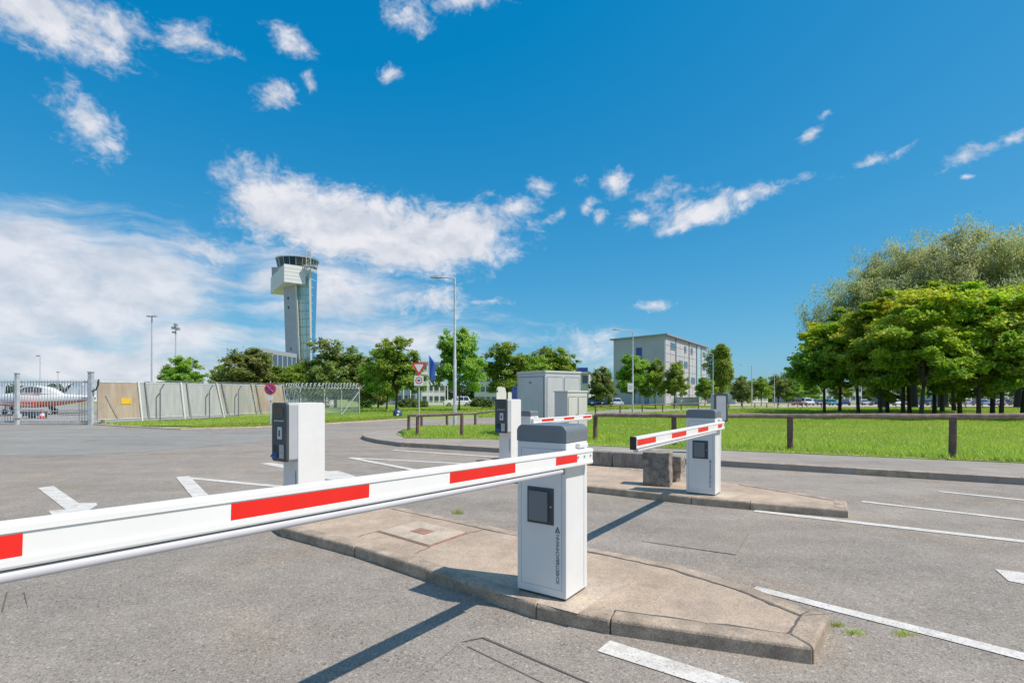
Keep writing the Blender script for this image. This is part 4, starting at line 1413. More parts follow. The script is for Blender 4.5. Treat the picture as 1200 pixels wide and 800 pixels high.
def make_car(m, suv=False):
    r = empty('parked_car', (0, 0, 0), 0)
    L, W = (4.5, 1.82) if suv else (4.3, 1.75)
    hb, ht_ = (.98, 1.68) if suv else (.88, 1.45)
    x = L / 2
    side = [(-x, .42), (-x + .05, .28), (x - .05, .28), (x, .40), (x - .02, hb - .16), (x - .12, hb), (-x + 1.15, hb + .02), (-x + .35, hb - .10), (-x + .04, hb - .22)]
    MB().loft([[(a, -W / 2 * k, b) for a, b in side] for k in (1, -1)]).build('body', m, r, bevel=.07, seg=3)
    rear = .15 if suv else .35
    c0 = [(-x + 1.15, hb - .02), (-x + 1.85, ht_ - .03), (-x + 2.3, ht_), (x - .9 + (.3 if suv else 0), ht_ - .02), (x - rear - .02, hb - .02)]
    rings = []
    for k in (-1, 1):
        rings.append([(a, k * (W / 2 - .06 - (b - hb) * .28), b) for a, b in c0])
    MB().loft(rings).build('cabin', m, r, bevel=.05, seg=2)
    for k in (-1, 1):
        yy = lambda b: k * (W / 2 - .045 - (b - hb) * .28)
        xf, xb = -x + 1.38, x - rear - .28
        for x0, x1, t0, t1 in ((xf, -x + 2.25, .52, .05), (-x + 2.32, x - 1.35, .0, .0), (x - 1.28, xb, .0, .22)):
            z0_, z1_ = hb + .05, ht_ - .09
            MB().loft([[(x0, yy(z0_), z0_), (x1, yy(z0_), z0_), (x1 - t1, yy(z1_), z1_), (x0 + t0, yy(z1_), z1_)], [(x0, yy(z0_) - .05 * k, z0_), (x1, yy(z0_) - .05 * k, z0_), (x1 - t1, yy(z1_) - .05 * k, z1_), (x0 + t0, yy(z1_) - .05 * k, z1_)]]).build('side_window', M_GLASSD, r)
        for xx in (-x + .82, x - .82):
            wh = MB().cyl((xx, k * (W / 2 - .09), .33), .33, .2, 18, 'y').build('wheel', M_TYRE, r)
            MB().cyl((xx, k * (W / 2 + .012), .33), .2, .02, 12, 'y').build('rim', M_STEEL, wh)
        MB().b2((-x - .01, k * .62 - .17, .58), (-x + .10, k * .62 + .17, .72)).build('headlight', M_SIGNW, r, bevel=.02)
        MB().b2((x - .12, k * .70 - .12, .66), (x + .01, k * .70 + .12, .84)).build('tail_light', M_SIGNR, r, bevel=.02)
    a, b = c0[0], c0[1]
    MB().loft([[(a[0] - .02, -.72, a[1] + .06), (a[0] - .02, .72, a[1] + .06), (b[0] - .03, .60, b[1] - .04), (b[0] - .03, -.60, b[1] - .04)], [(a[0] + .08, -.72, a[1] + .06), (a[0] + .08, .72, a[1] + .06), (b[0] + .07, .60, b[1] - .04), (b[0] + .07, -.60, b[1] - .04)]]).build('windscreen', M_GLASSD, r)
    a, b = c0[4], c0[3]
    MB().loft([[(a[0] + .02, -.68, a[1] + .06), (a[0] + .02, .68, a[1] + .06), (b[0] + .03, .58, b[1] - .05), (b[0] + .03, -.58, b[1] - .05)], [(a[0] - .08, -.68, a[1] + .06), (a[0] - .08, .68, a[1] + .06), (b[0] - .07, .58, b[1] - .05), (b[0] - .07, -.58, b[1] - .05)]]).build('rear_window', M_GLASSD, r)
    return r


car_proto = make_car(carpaint('silver', (.5, .51, .53)))
suv_proto = make_car(carpaint('white', (.80, .80, .80)), True)


def recolor(root, m):
    for o in kids(root):
        if o.name.split('.')[0] in ('body', 'cabin'):
            o.data = o.data.copy(); o.data.materials[0] = m


suv_proto.location = T(536, 86); suv_proto.rotation_euler.z = R(12)
tag(suv_proto, 'white sport utility car on the drive behind the street lamp', 'car', 'cars in the distance')
car_proto.location = T(370, 70); car_proto.rotation_euler.z = R(4)
recolor(car_proto, carpaint('white', (.80, .80, .80)))
tag(car_proto, 'white saloon car seen through the chain link fence', 'car', 'cars in the distance')
PC = {'dark red': (.10, .02, .02), 'white': (.78, .78, .78), 'grey': (.22, .23, .25), 'teal': (.03, .28, .33), 'blue': (.03, .10, .28), 'silver': (.5, .51, .53), 'black': (.02, .02, .022), 'dark blue': (.02, .03, .08), 'red': (.4, .03, .03)}
ORD = ['leftmost', 'second', 'third', 'fourth', 'fifth', 'sixth', 'seventh', 'eighth', 'ninth', 'tenth', 'eleventh', 'twelfth', 'thirteenth', 'fourteenth', 'fifteenth', 'sixteenth']
row = [(934, 'dark red'), (946, 'white'), (960, 'grey'), (974, 'teal'), (990.5, 'blue'), (1012, 'silver'), (1026, 'black'), (1048, 'white'), (1070, 'silver'), (1087, 'dark blue'), (1108, 'white'), (1131, 'grey'), (1150, 'blue'), (1168, 'silver'), (1184, 'black'), (1198, 'white')]
for i, (px, cn) in enumerate(row):
    c = copy_tree(suv_proto if i % 5 == 1 else car_proto)
    recolor(c, carpaint(cn, PC[cn]))
    c.location = T(px, 118 + (i % 3) * 4); c.rotation_euler.z = R(rnd.choice((62, 70, 78, 242, 250)))
    nm = 'leftmost' if i == 0 else ORD[i] + ' from the left'
    tag(c, f'{cn} car, {nm} in the car park row beyond the grove', 'car', 'cars in the far car park')
for i, (px, d, cn) in enumerate(((690, 84, 'black'), (699, 82, 'dark blue'), (709, 80, 'black'), (722, 90, 'silver'))):
    c = copy_tree(car_proto)
    recolor(c, carpaint(cn, PC[cn]))
    c.location = T(px, d); c.rotation_euler.z = R(75 + 5 * i)
    tag(c, f'{cn} car, {["leftmost", "second from left", "third from left", "rightmost"][i]} of four under the tree left of the office block', 'car', 'cars beside the office block')


# ------------------------------------------------------------------ control tower
tw_b = T(352, 176)
tw = empty('control_tower', tw_b, 0, 'airport control tower with white boxed overhang and glass stair shaft', 'control tower')


def P(px, py, d):
    return V(px, py, d) - tw_b


def slab(corners_bottom, corners_top, name, m, parent=None):
    return MB().loft([corners_bottom, corners_top]).build(name, m, parent or tw)


zb_ = -2.0
# concrete shaft, tapering: front-left face and its pale front edge
sh_b = [P(334.5, 410, 174), P(348.5, 410, 170), P(352, 410, 176), P(339, 410, 181)]
sh_t = [P(332, 330, 174), P(345, 330, 170), P(351, 330, 176), P(337, 330, 181)]
def at_z(pb, pt, z):
    t = (z - pb.z) / (pt.z - pb.z)
    return pb.lerp(pt, t)
slab([at_z(a, b, -1) for a, b in zip(sh_b, sh_t)], [at_z(a, b, 38.5) for a, b in zip(sh_b, sh_t)], 'concrete_shaft', M_CONC)
eb = [P(348.7, 410, 169.6), P(350.6, 410, 169.4), P(352.6, 410, 175), P(350, 410, 175)]
et = [P(345.2, 330, 169.6), P(347.2, 330, 169.4), P(351.5, 330, 175), P(349, 330, 175)]
slab([at_z(a, b, -1) for a, b in zip(eb, et)], [at_z(a, b, 40) for a, b in zip(eb, et)], 'shaft_edge', M_CONCL)
for (fx, z) in ((.42, 34.5), (.42, 31.5), (.48, 18.0)):
    a = at_z(sh_b[0], sh_t[0], z); b = at_z(sh_b[1], sh_t[1], z)
    c_ = a.lerp(b, fx)
    MB().box(c_, (.55, .5, .8), math.atan2((b - a).y, (b - a).x)).build('window', M_GLASSD, tw)
# glazed stair shaft
gl_b = [P(351, 410, 171), P(363.5, 410, 169.5), P(363.8, 410, 177), P(352, 410, 180)]
gl_t = [P(348, 320, 171), P(362, 320, 169.5), P(362.5, 320, 177), P(350, 320, 180)]
gs = slab([at_z(a, b, -1) for a, b in zip(gl_b, gl_t)], [at_z(a, b, 43) for a, b in zip(gl_b, gl_t)], 'glass_shaft', M_GLASST)
bl_b = [P(365.5, 410, 169.8), P(369.8, 410, 174), P(369, 410, 179), P(364, 410, 178)]
bl_t = [P(364.5, 320, 169.8), P(371.8, 320, 174), P(370, 320, 179), P(363, 320, 178)]
slab([at_z(a, b, -1) for a, b in zip(bl_b, bl_t)], [at_z(a, b, 43) for a, b in zip(bl_b, bl_t)], 'glass_shaft', M_GLASSB)
rb = [P(363.4, 410, 169.0), P(365.4, 410, 169.2), P(365.2, 410, 172), P(363.4, 410, 172)]
rt = [P(362, 320, 169.0), P(364.6, 320, 169.2), P(364.4, 320, 172), P(362, 320, 172)]
slab([at_z(a, b, -1) for a, b in zip(rb, rt)], [at_z(a, b, 43.2) for a, b in zip(rb, rt)], 'shaft_rib', M_CONCL)
for z in np.arange(2, 43, 2.55):
    a, b = at_z(gl_b[0], gl_t[0], z), at_z(gl_b[1], gl_t[1], z)
    MB().tube([a, b], .10, 5).build('transom', M_LAMPHEAD, gs)
    a, b = at_z(bl_b[0], bl_t[0], z), at_z(bl_b[1], bl_t[1], z)
    MB().tube([a, b], .09, 5).build('transom', M_TWHITE, gs)
for fr_ in (.33, .66):
    MB().tube([at_z(gl_b[0], gl_t[0], 0).lerp(at_z(gl_b[1], gl_t[1], 0), fr_) + Vector((0, -.05, 0)), at_z(gl_b[0], gl_t[0], 43).lerp(at_z(gl_b[1], gl_t[1], 43), fr_) + Vector((0, -.05, 0))], .10, 5).build('mullion', M_TWHITE, gs)
# white boxed overhang
zb1, zt1 = P(333, 330, 165).z, P(333, 309, 165).z
bx = [T(333, 165, 0) - tw_b, T(358.2, 169, 0) - tw_b, T(342, 189, 0) - tw_b, T(317.2, 185, 0) - tw_b]
ob = slab([Vector((p.x, p.y, zb1)) for p in bx], [Vector((p.x, p.y, zt1)) for p in bx], 'overhang', M_TWHITE)
for k in range(1, 5):
    z = zb1 + (zt1 - zb1) * k / 5
    MB().tube([Vector((bx[0].x, bx[0].y - .02, z)), Vector((bx[1].x, bx[1].y - .02, z))], .05, 4).build('cladding_joint', M_CABN, ob)
# cab
cc = T(348.5, 177, 0) - tw_b
def cring(r, z, n=20):
    return [(cc.x + r * math.cos(2 * math.pi * k / n), cc.y + r * math.sin(2 * math.pi * k / n), z) for k in range(n)]
zf_ = P(348, 314, 171).z
MB().loft([cring(5.2, zf_ - 2.2), cring(6.3, zf_), cring(6.3, zf_ + .7)]).build('cab_floor', M_CONC, tw)
MB().loft([cring(5.9, zf_ + .7), cring(6.5, zf_ + 3.7)]).build('cab_glazing', M_GLASSD, tw)
for k in range(20):
    a = 2 * math.pi * k / 20
    MB().tube([(cc.x + 5.95 * math.cos(a), cc.y + 5.95 * math.sin(a), zf_ + .7), (cc.x + 6.55 * math.cos(a), cc.y + 6.55 * math.sin(a), zf_ + 3.7)], .085, 5).build('cab_mullion', M_LAMPHEAD, tw)
rf = MB().loft([cring(6.75, zf_ + 3.7), cring(6.95, zf_ + 3.95), cring(6.0, zf_ + 4.3)]).build('cab_roof', M_CABN, tw)
# radar bar, lattice mast, aerials
MB().b2((cc.x - 3.6, cc.y - .2, zf_ + 5.35), (cc.x + 4.0, cc.y + .2, zf_ + 5.75)).build('radar_bar', M_LAMPHEAD, rf)
MB().tube([(cc.x + .4, cc.y, zf_ + 4.4), (cc.x + .4, cc.y, zf_ + 5.4)], .2, 6).build('radar_post', M_LAMPHEAD, rf)
for dx, zz in ((-2.6, 7.2), (1.6, 7.6), (2.2, 6.8), (4.3, 6.6)):
    MB().tube([(cc.x + dx, cc.y, zf_ + 4.3), (cc.x + dx, cc.y, zf_ + zz)], .05, 5).build('aerial', M_LAMPHEAD, rf)
lm = T(361.5, 168, 0) - tw_b
for dx in (-.7, .7):
    MB().tube([(lm.x + dx, lm.y, zf_ - 2.5), (lm.x + dx, lm.y, zf_ + 5.0)], .12, 5).build('mast_leg', M_CABN, tw)
for k in range(6):
    z = zf_ - 2.3 + k * 1.2
    MB().tube([(lm.x - .7, lm.y, z), (lm.x + .7, lm.y, z + 1.2)], .09, 5).build('mast_brace', M_CABN, tw)
MB().b2((lm.x - 1.3, lm.y - .8, zf_ - .4), (lm.x + 2.4, lm.y + .8, zf_ + .1)).build('gallery', M_CONC, tw)
MB().b2((cc.x - 2.2, cc.y - 1.2, zf_ + 4.25), (cc.x - .6, cc.y + .6, zf_ + 5.1)).build('roof_hatch', M_CABN, rf)
MB().loft([[P(318.5, 325, 183), P(324, 325, 177), P(328, 324, 183), P(323, 324, 188)], [P(318.2, 313, 183), P(327, 313, 177), P(331, 313, 183), P(323, 313, 188)]]).build('lower_balcony', M_BROOF, tw)

# low wing with sloping roof edge by the tower foot
lb = empty('low_wing_building', T(322, 150), 0, 'low glass fronted wing building at the tower foot', 'building')
o_ = T(322, 150)
def Q(px, py, d):
    return V(px, py, d) - o_
cn_ = [Q(300, 470, 138), Q(347, 470, 160), Q(340, 470, 172), Q(293, 470, 150)]
for p in cn_: p.z = 0
MB().loft([cn_, [Vector((p.x, p.y, 14.0)) for p in cn_]]).build('wall', M_GLASSW, lb)
MB().loft([[Vector((p.x * 1.04, p.y * 1.04, 14.0)) for p in cn_], [Vector((p.x * 1.04, p.y * 1.04, 15.2)) for p in cn_]]).build('roof', M_LAMPHEAD, lb)
for k in range(9):
    a = cn_[0].lerp(cn_[1], k / 8) + Vector((0, -.1, 0))
    MB().b2((a.x - .15, a.y - .12, 0), (a.x + .15, a.y + .12, 13.95)).build('mullion', M_CABN, lb)

# ------------------------------------------------------------------ office block on the right
ocn = Vector((33.5, 116.0)); olf = Vector((23.9, 124.5)); ort = Vector((54.6, 148.5))
zo = zt(116)
ob_ = empty('office_block', (ocn.x, ocn.y, zo), 0, 'grey four storey office block with thin overhanging roof', 'building')
vL, vR = olf - ocn, ort - ocn
HB = 14.4 - zo
def OB(u, v_, z):
    p = vL * u + vR * v_
    return Vector((p.x, p.y, z))
MB().loft([[OB(0, 0, 0), OB(0, 1, 0), OB(1, 1, 0), OB(1, 0, 0)], [OB(0, 0, HB), OB(0, 1, HB), OB(1, 1, HB - .3), OB(1, 0, HB - .3)]]).build('wall', M_BWALL, ob_)
MB().loft([[OB(-.06, -.015, HB + .0), OB(-.06, 1.02, HB + .0), OB(1.06, 1.02, HB - .25), OB(1.06, -.015, HB - .25)], [OB(-.06, -.015, HB + .3), OB(-.06, 1.02, HB + .3), OB(1.06, 1.02, HB + .05), OB(1.06, -.015, HB + .05)]]).build('roof', M_BROOF, ob_)
nR = Vector((vR.y, -vR.x)).normalized()
nL = Vector((-vL.y, vL.x)).normalized()
if nR.dot(Vector((-ocn.x, -ocn.y))) < 0: nR = -nR
if nL.dot(Vector((-ocn.x, -ocn.y))) < 0: nL = -nL


def face_panel(v0, v1, z0, z1, name, m, out=.12, parent=None, side='R'):
    nn = nR if side == 'R' else nL
    base = (lambda t, z: OB(0, t, z)) if side == 'R' else (lambda t, z: OB(t, 0, z))
    q = [base(v0, z0), base(v1, z0), base(v1, z1), base(v0, z1)]
    n3 = Vector((nn.x, nn.y, 0)) * out
    i3 = Vector((nn.x, nn.y, 0)) * -.05
    return MB().loft([[p + n3 for p in q], [p + i3 for p in q]]).build(name, m, parent or ob_)


SH = (HB - .6) / 4
for s_ in range(4):
    for c_ in range(7):
        v0, v1 = .005 + c_ * .098, .005 + (c_ + 1) * .098
        for hf in range(2):
            face_panel(v0 + .003, v1 - .003, .35 + s_ * SH + hf * SH / 2 + .06, .35 + s_ * SH + (hf + 1) * SH / 2 - .06, 'facade_panel', M_BPANEL, .10)
for (v0, v1, s_) in ((.10, .19, 3), (.27, .36, 2), (.40, .47, 2), (.46, .52, 1), (.56, .66, 1), (.08, .16, 1), (.30, .36, 0), (.40, .44, 3), (.55, .60, 3)):
    wd_ = face_panel(v0, v1, .35 + s_ * SH + 1.3, .35 + s_ * SH + 2.7, 'window', M_GLASSW, .16)
    face_panel(v0 - .004, v1 + .004, .35 + s_ * SH + 1.18, .35 + s_ * SH + 1.29, 'sill', M_BROOF, .24, wd_)
face_panel(.715, .815, .3, HB - .2, 'stair_glazing', M_GLASST, .14)
for s_ in range(8):
    face_panel(.715, .815, .3 + s_ * SH / 2 + .0, .3 + s_ * SH / 2 + .12, 'transom', M_CABN, .2)
for v0 in (.21, .51, .705, .825):
    face_panel(v0 - .004, v0 + .004, .2, HB - .1, 'downpipe', M_BROOF, .26)
for s_ in range(4):
    face_panel(.84, .97, .35 + s_ * SH + .1, .35 + (s_ + 1) * SH - .1, 'facade_panel', M_BPANEL, .10)
    face_panel(.87, .95, .35 + s_ * SH + 1.2, .35 + s_ * SH + 2.6, 'window', M_GLASSW, .16)
face_panel(.43, .54, 10.4, 13.0, 'blue_window', M_BBLUE, .10, side='L')
dr = face_panel(.30, .37, .1, 4.2, 'blue_door', M_BBLUE, .10, side='L')
face_panel(.315, .355, .4, 3.8, 'door_glass', M_GLASSB, .14, dr, side='L')
face_panel(.46, .49, .4, 3.6, 'window', M_GLASSB, .1, side='L'); face_panel(.56, .60, .4, 3.6, 'window', M_GLASSB, .1, side='L')
face_panel(.90, .95, 6.2, 7.6, 'window', M_GLASSW, .1, side='L')
ac = empty('grey_container', (T(806, 92)).to_tuple(), R(8), 'small grey service box on the lawn before office block', 'container')
MB().b2((-.9 * 0 - 1.7, -.8, 0), (1.7, .8, 1.5)).build('body', M_CABN, ac, bevel=.04)
MB().b2((-1.8, -.9, 1.5), (1.8, .9, 1.62)).build('lid', M_CABN, ac, bevel=.02)


# white office buildings behind the left trees
def block_building(name, px0, px1, d0, d1, ytop, m, label, storeys=3, bays=8, depth=14):
    a, b = T(px0, d0), T(px1, d1)
    h = V(px0, ytop, d0).z - a.z
    r = empty(name, a, math.atan2((b - a).y, (b - a).x), label, 'building')
    L = (b - a).xy.length
    MB().b2((0, 0, -1), (L, depth, h)).build('wall', m, r)
    MB().b2((-.3, -.3, h), (L + .3, depth + .3, h + .35)).build('roof', M_BROOF, r)
    sh = h / storeys
    for s_ in range(storeys):
        for k in range(bays):
            x0 = L * (k + .14) / bays; x1 = L * (k + .86) / bays
            wn_ = MB().b2((x0, -.06, sh * s_ + sh * .35), (x1, .1, sh * s_ + sh * .82)).build('window', M_GLASSW, r)
            MB().b2((x0 - .05, -.14, sh * s_ + sh * .31), (x1 + .05, -.0, sh * s_ + sh * .35)).build('sill', M_CABN, wn_)
    return r


block_building('white_office', 494, 522, 150, 152, 425, M_WBUILD, 'pale office building behind the flags', 4, 4)
block_building('white_office', 556, 582, 140, 138, 428, M_WBUILD, 'bright white office building between two maples', 4, 4)
block_building('long_building', 430, 500, 165, 160, 448, M_WBUILD, 'long low white building behind the near maple', 2, 10)
block_building('low_hall', 664, 690, 150, 148, 437, M_WBUILD, 'low white hall behind the tall grey cabinet', 2, 3)
bs = empty('roof_sign_box', T(681, 147), 0, 'dark blue box on top of the low white hall', 'sign')
zz = V(681, 437, 147).z - T(681, 147).z
MB().b2((-1.5, -.5, zz + .3), (1.8, .6, zz + 1.5)).build('panel', M_BBLUE, bs)
MB().b2((-1.6, -.6, zz - .1), (1.9, .7, zz + .3)).build('frame', M_CABN, bs)
block_building('distant_hall', 945, 1010, 190, 205, 452, M_BWALL, 'distant grey hall under the maple crowns', 2, 9)
block_building('distant_shed', 862, 900, 180, 185, 457, M_WBUILD, 'distant low pale shed between the lamps', 1, 6)
block_building('distant_hall', 1110, 1190, 200, 215, 456, M_BWALL, 'long distant hall behind the parked cars', 2, 9)

# ------------------------------------------------------------------ trees
def crown_mesh(name, m, seed, rx, rz, n_clump, per, leaf, flat=.55, clump=.5, egg=.25, core=.35, droop=0.0, elong=1.6, lobes=6, pads=0, padr=.8, padz=.30):
    """thousands of small leaf faces, gathered in clumps over an uneven crown"""
    rg = np.random.default_rng(seed)
    # uneven radius by direction: a sum of lobes
    ld = rg.normal(size=(lobes * 2, 3)); ld /= np.linalg.norm(ld, axis=1)[:, None]
    la = rg.uniform(-.30, .42, lobes * 2)
    d = rg.normal(size=(n_clump, 3)); d /= np.linalg.norm(d, axis=1)[:, None]
    d[:, 2] = np.where(d[:, 2] < -.82, -d[:, 2], d[:, 2])
    bump = 1 + (np.clip(d @ ld.T, 0, 1) ** 6 * la).sum(1)
    rad = rg.uniform(core, 1, n_clump) ** .5 * bump
    C = d * rad[:, None]
    C[:, 0:2] *= rx * (1 - egg * C[:, 2:3])
    C[:, 2] *= rz
    if pads:
        # branch pads: most clumps gather round a few limb ends, the gaps between stay open
        nf = int(n_clump * .2)
        gd = np.arange(pads) + .5
        ph = np.arccos(np.clip(1 - 1.78 * gd / pads, -1, 1)); th = np.pi * (1 + 5 ** .5) * gd + rg.uniform(-.35, .35, pads)
        pd_ = np.stack([np.cos(th) * np.sin(ph), np.sin(th) * np.sin(ph), np.cos(ph)], 1)
        pr_ = rg.uniform(.62, 1.0, pads) * np.clip(1 + (np.clip(pd_ @ ld.T, 0, 1) ** 5 * la).sum(1), .75, 1.12 if droop else 1.22)
        pc = pd_ * pr_[:, None]
        pc[:, 0:2] *= rx * (1 - egg * pc[:, 2:3]); pc[:, 2] *= rz
        w_i = rg.integers(0, pads, n_clump - nf)
        sz = padr * rg.uniform(.65, 1.25, pads)
        o_ = np.clip(rg.normal(size=(n_clump - nf, 3)), -1.8, 1.8) * np.array([.55, .55, padz])
        C[nf:] = pc[w_i] + o_ * sz[w_i][:, None]
        C[:nf] *= .6
        d = C / np.array([rx, rx, rz]); d /= np.linalg.norm(d, axis=1)[:, None] + 1e-9
    cs_ = clump * rg.uniform(.6, 1.35, n_clump)
    idx = np.repeat(np.arange(n_clump), per)
    N = len(idx)
    off = np.clip(rg.normal(size=(N, 3)), -1.6, 1.6) * .5
    off[:, 2] *= flat
    Pp = C[idx] + off * cs_[idx][:, None]
    if droop:
        Pp[:, 2] -= np.abs(rg.normal(size=N)) * droop * (np.linalg.norm(C[idx][:, :2], axis=1) / rx) ** 1.5
    out = d[idx] * .55 + np.array([0, 0, .75]) + rg.normal(size=(N, 3)) * .55
    out /= np.linalg.norm(out, axis=1)[:, None]
    if droop:
        tv = np.stack([rg.normal(size=N) * .25, rg.normal(size=N) * .25, -np.ones(N)], 1)
    else:
        tv = rg.normal(size=(N, 3))
    tv -= out * (tv * out).sum(1)[:, None]
    tv /= np.linalg.norm(tv, axis=1)[:, None] + 1e-9
    bv = np.cross(out, tv)
    s_ = leaf * rg.uniform(.6, 1.3, N)
    a = tv * (s_ * elong * .5)[:, None]; b = bv * (s_ * .5)[:, None]
    fold = out * (s_ * .12)[:, None]
    verts = np.stack([Pp - a, Pp + b + fold, Pp + a, Pp - b + fold], 1).reshape(-1, 3)
    quads = np.arange(N * 4).reshape(-1, 4)
    cv = rg.uniform(0, 1, n_clump)
    var = np.clip(.55 * cv[idx] + rg.uniform(0, .45, N), 0, 1)
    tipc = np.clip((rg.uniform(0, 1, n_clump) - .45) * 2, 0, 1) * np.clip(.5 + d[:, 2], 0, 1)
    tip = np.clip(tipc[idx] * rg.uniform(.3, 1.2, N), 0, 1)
    return np_mesh(name, verts, quads, m, {'var': var, 'tip': tip})


def trunk_mesh(name, h_fork, rx, rz, zc_, r0, seed, limbs=7, lean=0.0):
    q = random.Random(seed)
    mb = MB()
    tx, ty = q.uniform(-.08, .08) + lean, q.uniform(-.08, .08)
    top = Vector((tx * h_fork, ty * h_fork, h_fork))
    mb.tube([(0, 0, -.15), (tx * .1, ty * .1, .15), (tx * h_fork * .5, ty * h_fork * .5, h_fork * .5), top, (tx * h_fork * 1.2, ty * h_fork * 1.2, zc_), (tx * h_fork * 1.3, ty * h_fork * 1.3, zc_ + rz * .7)],
            [r0 * 1.45, r0 * 1.05, r0 * .92, r0 * .8, r0 * .45, r0 * .1], 9)
    for k in range(limbs):
        a = 2 * math.pi * (k + q.uniform(-.3, .3)) / limbs
        st = h_fork * q.uniform(.82, 1.25)
        e = Vector((math.cos(a) * rx * q.uniform(.5, .85), math.sin(a) * rx * q.uniform(.5, .85), zc_ + rz * q.uniform(-.35, .55)))
        s0 = Vector((tx * st, ty * st, st))
        mid = s0.lerp(e, .45) + Vector((0, 0, .12 * rz))
        mb.tube([s0, mid, e], [r0 * .42, r0 * .25, r0 * .05], 6)
    me = bpy.data.meshes.new(name)
    me.from_pydata(mb.v, [], mb.f); me.materials.append(M_BARK); me.update()
    me.polygons.foreach_set('use_smooth', [True] * len(me.polygons))
    return me


SPEC = {}


def species(key, m, seed, rx, rz, zc_, fork, r0, n_clump, per, leaf, variants=2, **kw):
    lean = kw.pop('lean', 0)
    lst = []
    for v_ in range(variants):
        lst.append((crown_mesh('crown', m, seed + v_ * 17, rx, rz, n_clump, per, leaf, **kw), trunk_mesh('trunk', fork, rx, rz, zc_, r0, seed + v_, lean=lean * (1 if v_ % 2 else -1))))
    SPEC[key] = (lst, zc_, zc_ + rz)


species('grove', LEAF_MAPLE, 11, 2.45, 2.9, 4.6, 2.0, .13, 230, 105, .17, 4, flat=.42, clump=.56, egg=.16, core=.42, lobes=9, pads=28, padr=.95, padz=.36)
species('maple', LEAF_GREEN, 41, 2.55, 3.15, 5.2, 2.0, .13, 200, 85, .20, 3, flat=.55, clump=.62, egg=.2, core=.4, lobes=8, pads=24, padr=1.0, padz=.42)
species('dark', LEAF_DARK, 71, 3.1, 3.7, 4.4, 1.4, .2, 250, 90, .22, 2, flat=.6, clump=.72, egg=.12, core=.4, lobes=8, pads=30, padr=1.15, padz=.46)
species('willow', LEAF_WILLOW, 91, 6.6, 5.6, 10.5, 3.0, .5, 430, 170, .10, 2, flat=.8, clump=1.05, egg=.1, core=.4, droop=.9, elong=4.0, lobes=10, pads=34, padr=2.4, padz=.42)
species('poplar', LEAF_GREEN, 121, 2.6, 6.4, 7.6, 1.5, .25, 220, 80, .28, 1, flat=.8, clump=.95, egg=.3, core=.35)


def tree(key, px, d, top_y, label, width=1.0, group=None, var=None, z=None, name=None):
    lst, zc_, hh = SPEC[key]
    base = T(px, d, z)
    H_ = V(px, top_y, d).z - base.z
    s = H_ / hh / (1.10 if key in ('grove', 'maple', 'dark') else 1.0)
    i = rnd.randrange(len(lst)) if var is None else var % len(lst)
    nm = name or {'grove': 'maple_tree', 'maple': 'maple_tree', 'dark': 'copper_tree', 'willow': 'willow_tree', 'poplar': 'poplar_tree'}[key]
    r = empty(nm, base, rnd.uniform(0, 6.28), label, 'tree', group)
    r.scale = (s * width, s * width, s)
    link('trunk', lst[i][1], r)
    c = link('crown', lst[i][0], r, (0, 0, zc_ + rnd.uniform(-.25, .2)))
    c.rotation_euler = (R(rnd.uniform(-9, 9)), R(rnd.uniform(-9, 9)), 0)
    c.scale = (rnd.uniform(.92, 1.08), rnd.uniform(.92, 1.08), rnd.uniform(.94, 1.06))
    return r


GROVE = [(966, 35, 372, 'slender maple, leftmost of the grove'), (984, 38.5, 362, 'thin maple second from the left in the grove'), (1006, 33, 356, 'maple third from the left in the grove'),
         (1032, 30, 352, 'maple fourth from the left in the grove'), (1040, 35, 345, 'leaning thin maple behind the fourth of the grove'), (1058, 30.5, 342, 'maple with forked trunk left of the thick middle one'),
         (1066, 34, 338, 'slim maple just behind the forked one in the grove'), (1079, 26.5, 338, 'thick trunked maple in the middle of the grove front'), (1095, 32.5, 332, 'maple right behind the thick trunked one'),
         (1104, 37, 330, 'thin maple deep in the middle of the grove'), (1118, 39, 332, 'thin maple at the back of the grove centre'), (1125, 33, 330, 'maple between the two thick trunks of the grove'),
         (1147, 26.6, 334, 'stout maple left of the last pair in the grove front'), (1163, 30, 328, 'dark trunked maple second from the frame edge'), (1173, 26.5, 336, 'slim front maple close to the frame edge'),
         (1198, 29, 330, 'maple standing right at the frame edge'), (1235, 27, 330, 'maple whose crown is cut by the frame edge')]
for i, (px, d, ty, lb_) in enumerate(GROVE):
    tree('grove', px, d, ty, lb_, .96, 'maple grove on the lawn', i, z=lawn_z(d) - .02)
tree('willow', 1035, 62, 318, 'grey green willow rising behind the left of the grove', 1.0, 'willows behind the grove', 0)
tree('willow', 1105, 58, 276, 'tallest grey green willow behind the grove', .85, 'willows behind the grove', 1)
tree('willow', 1195, 56, 280, 'wide grey green willow behind the grove at the frame edge', .9, 'willows behind the grove', 0)
tree('willow', 1070, 64, 290, 'rounded willow between the two others behind the grove', .8, 'willows behind the grove', 1)

tree('maple', 213, 66, 415, 'round bright green tree alone behind the screen fence', 1.0, None, 0)
tree('dark', 292, 62, 403, 'broad dark copper tree left of the control tower', 1.05, 'trees before the control tower', 0)
tree('maple', 262, 66, 425, 'small light green tree at the left edge of the copper tree', .9, 'trees before the control tower', 2)
tree('maple', 330, 64, 424, 'green tree left of the tower foot', 1.2, 'trees before the control tower', 1)
tree('maple', 352, 68, 422, 'green tree directly under the tower glass', 1.2, 'trees before the control tower', 2)
tree('dark', 393, 60, 396, 'tall dark copper tree right of the control tower', 1.0, 'trees before the control tower', 1)
tree('dark', 425, 66, 414, 'dark tree in the gap behind the near maple', 1.1, 'trees before the control tower', 0)
tree('dark', 443, 58, 420, 'dark tree hidden half behind the near maple', .9, 'trees before the control tower', 1)
tree('maple', 464, 42, 391, 'near maple with round crown beside the chain link fence', 1.0, 'maples along the road', 0)
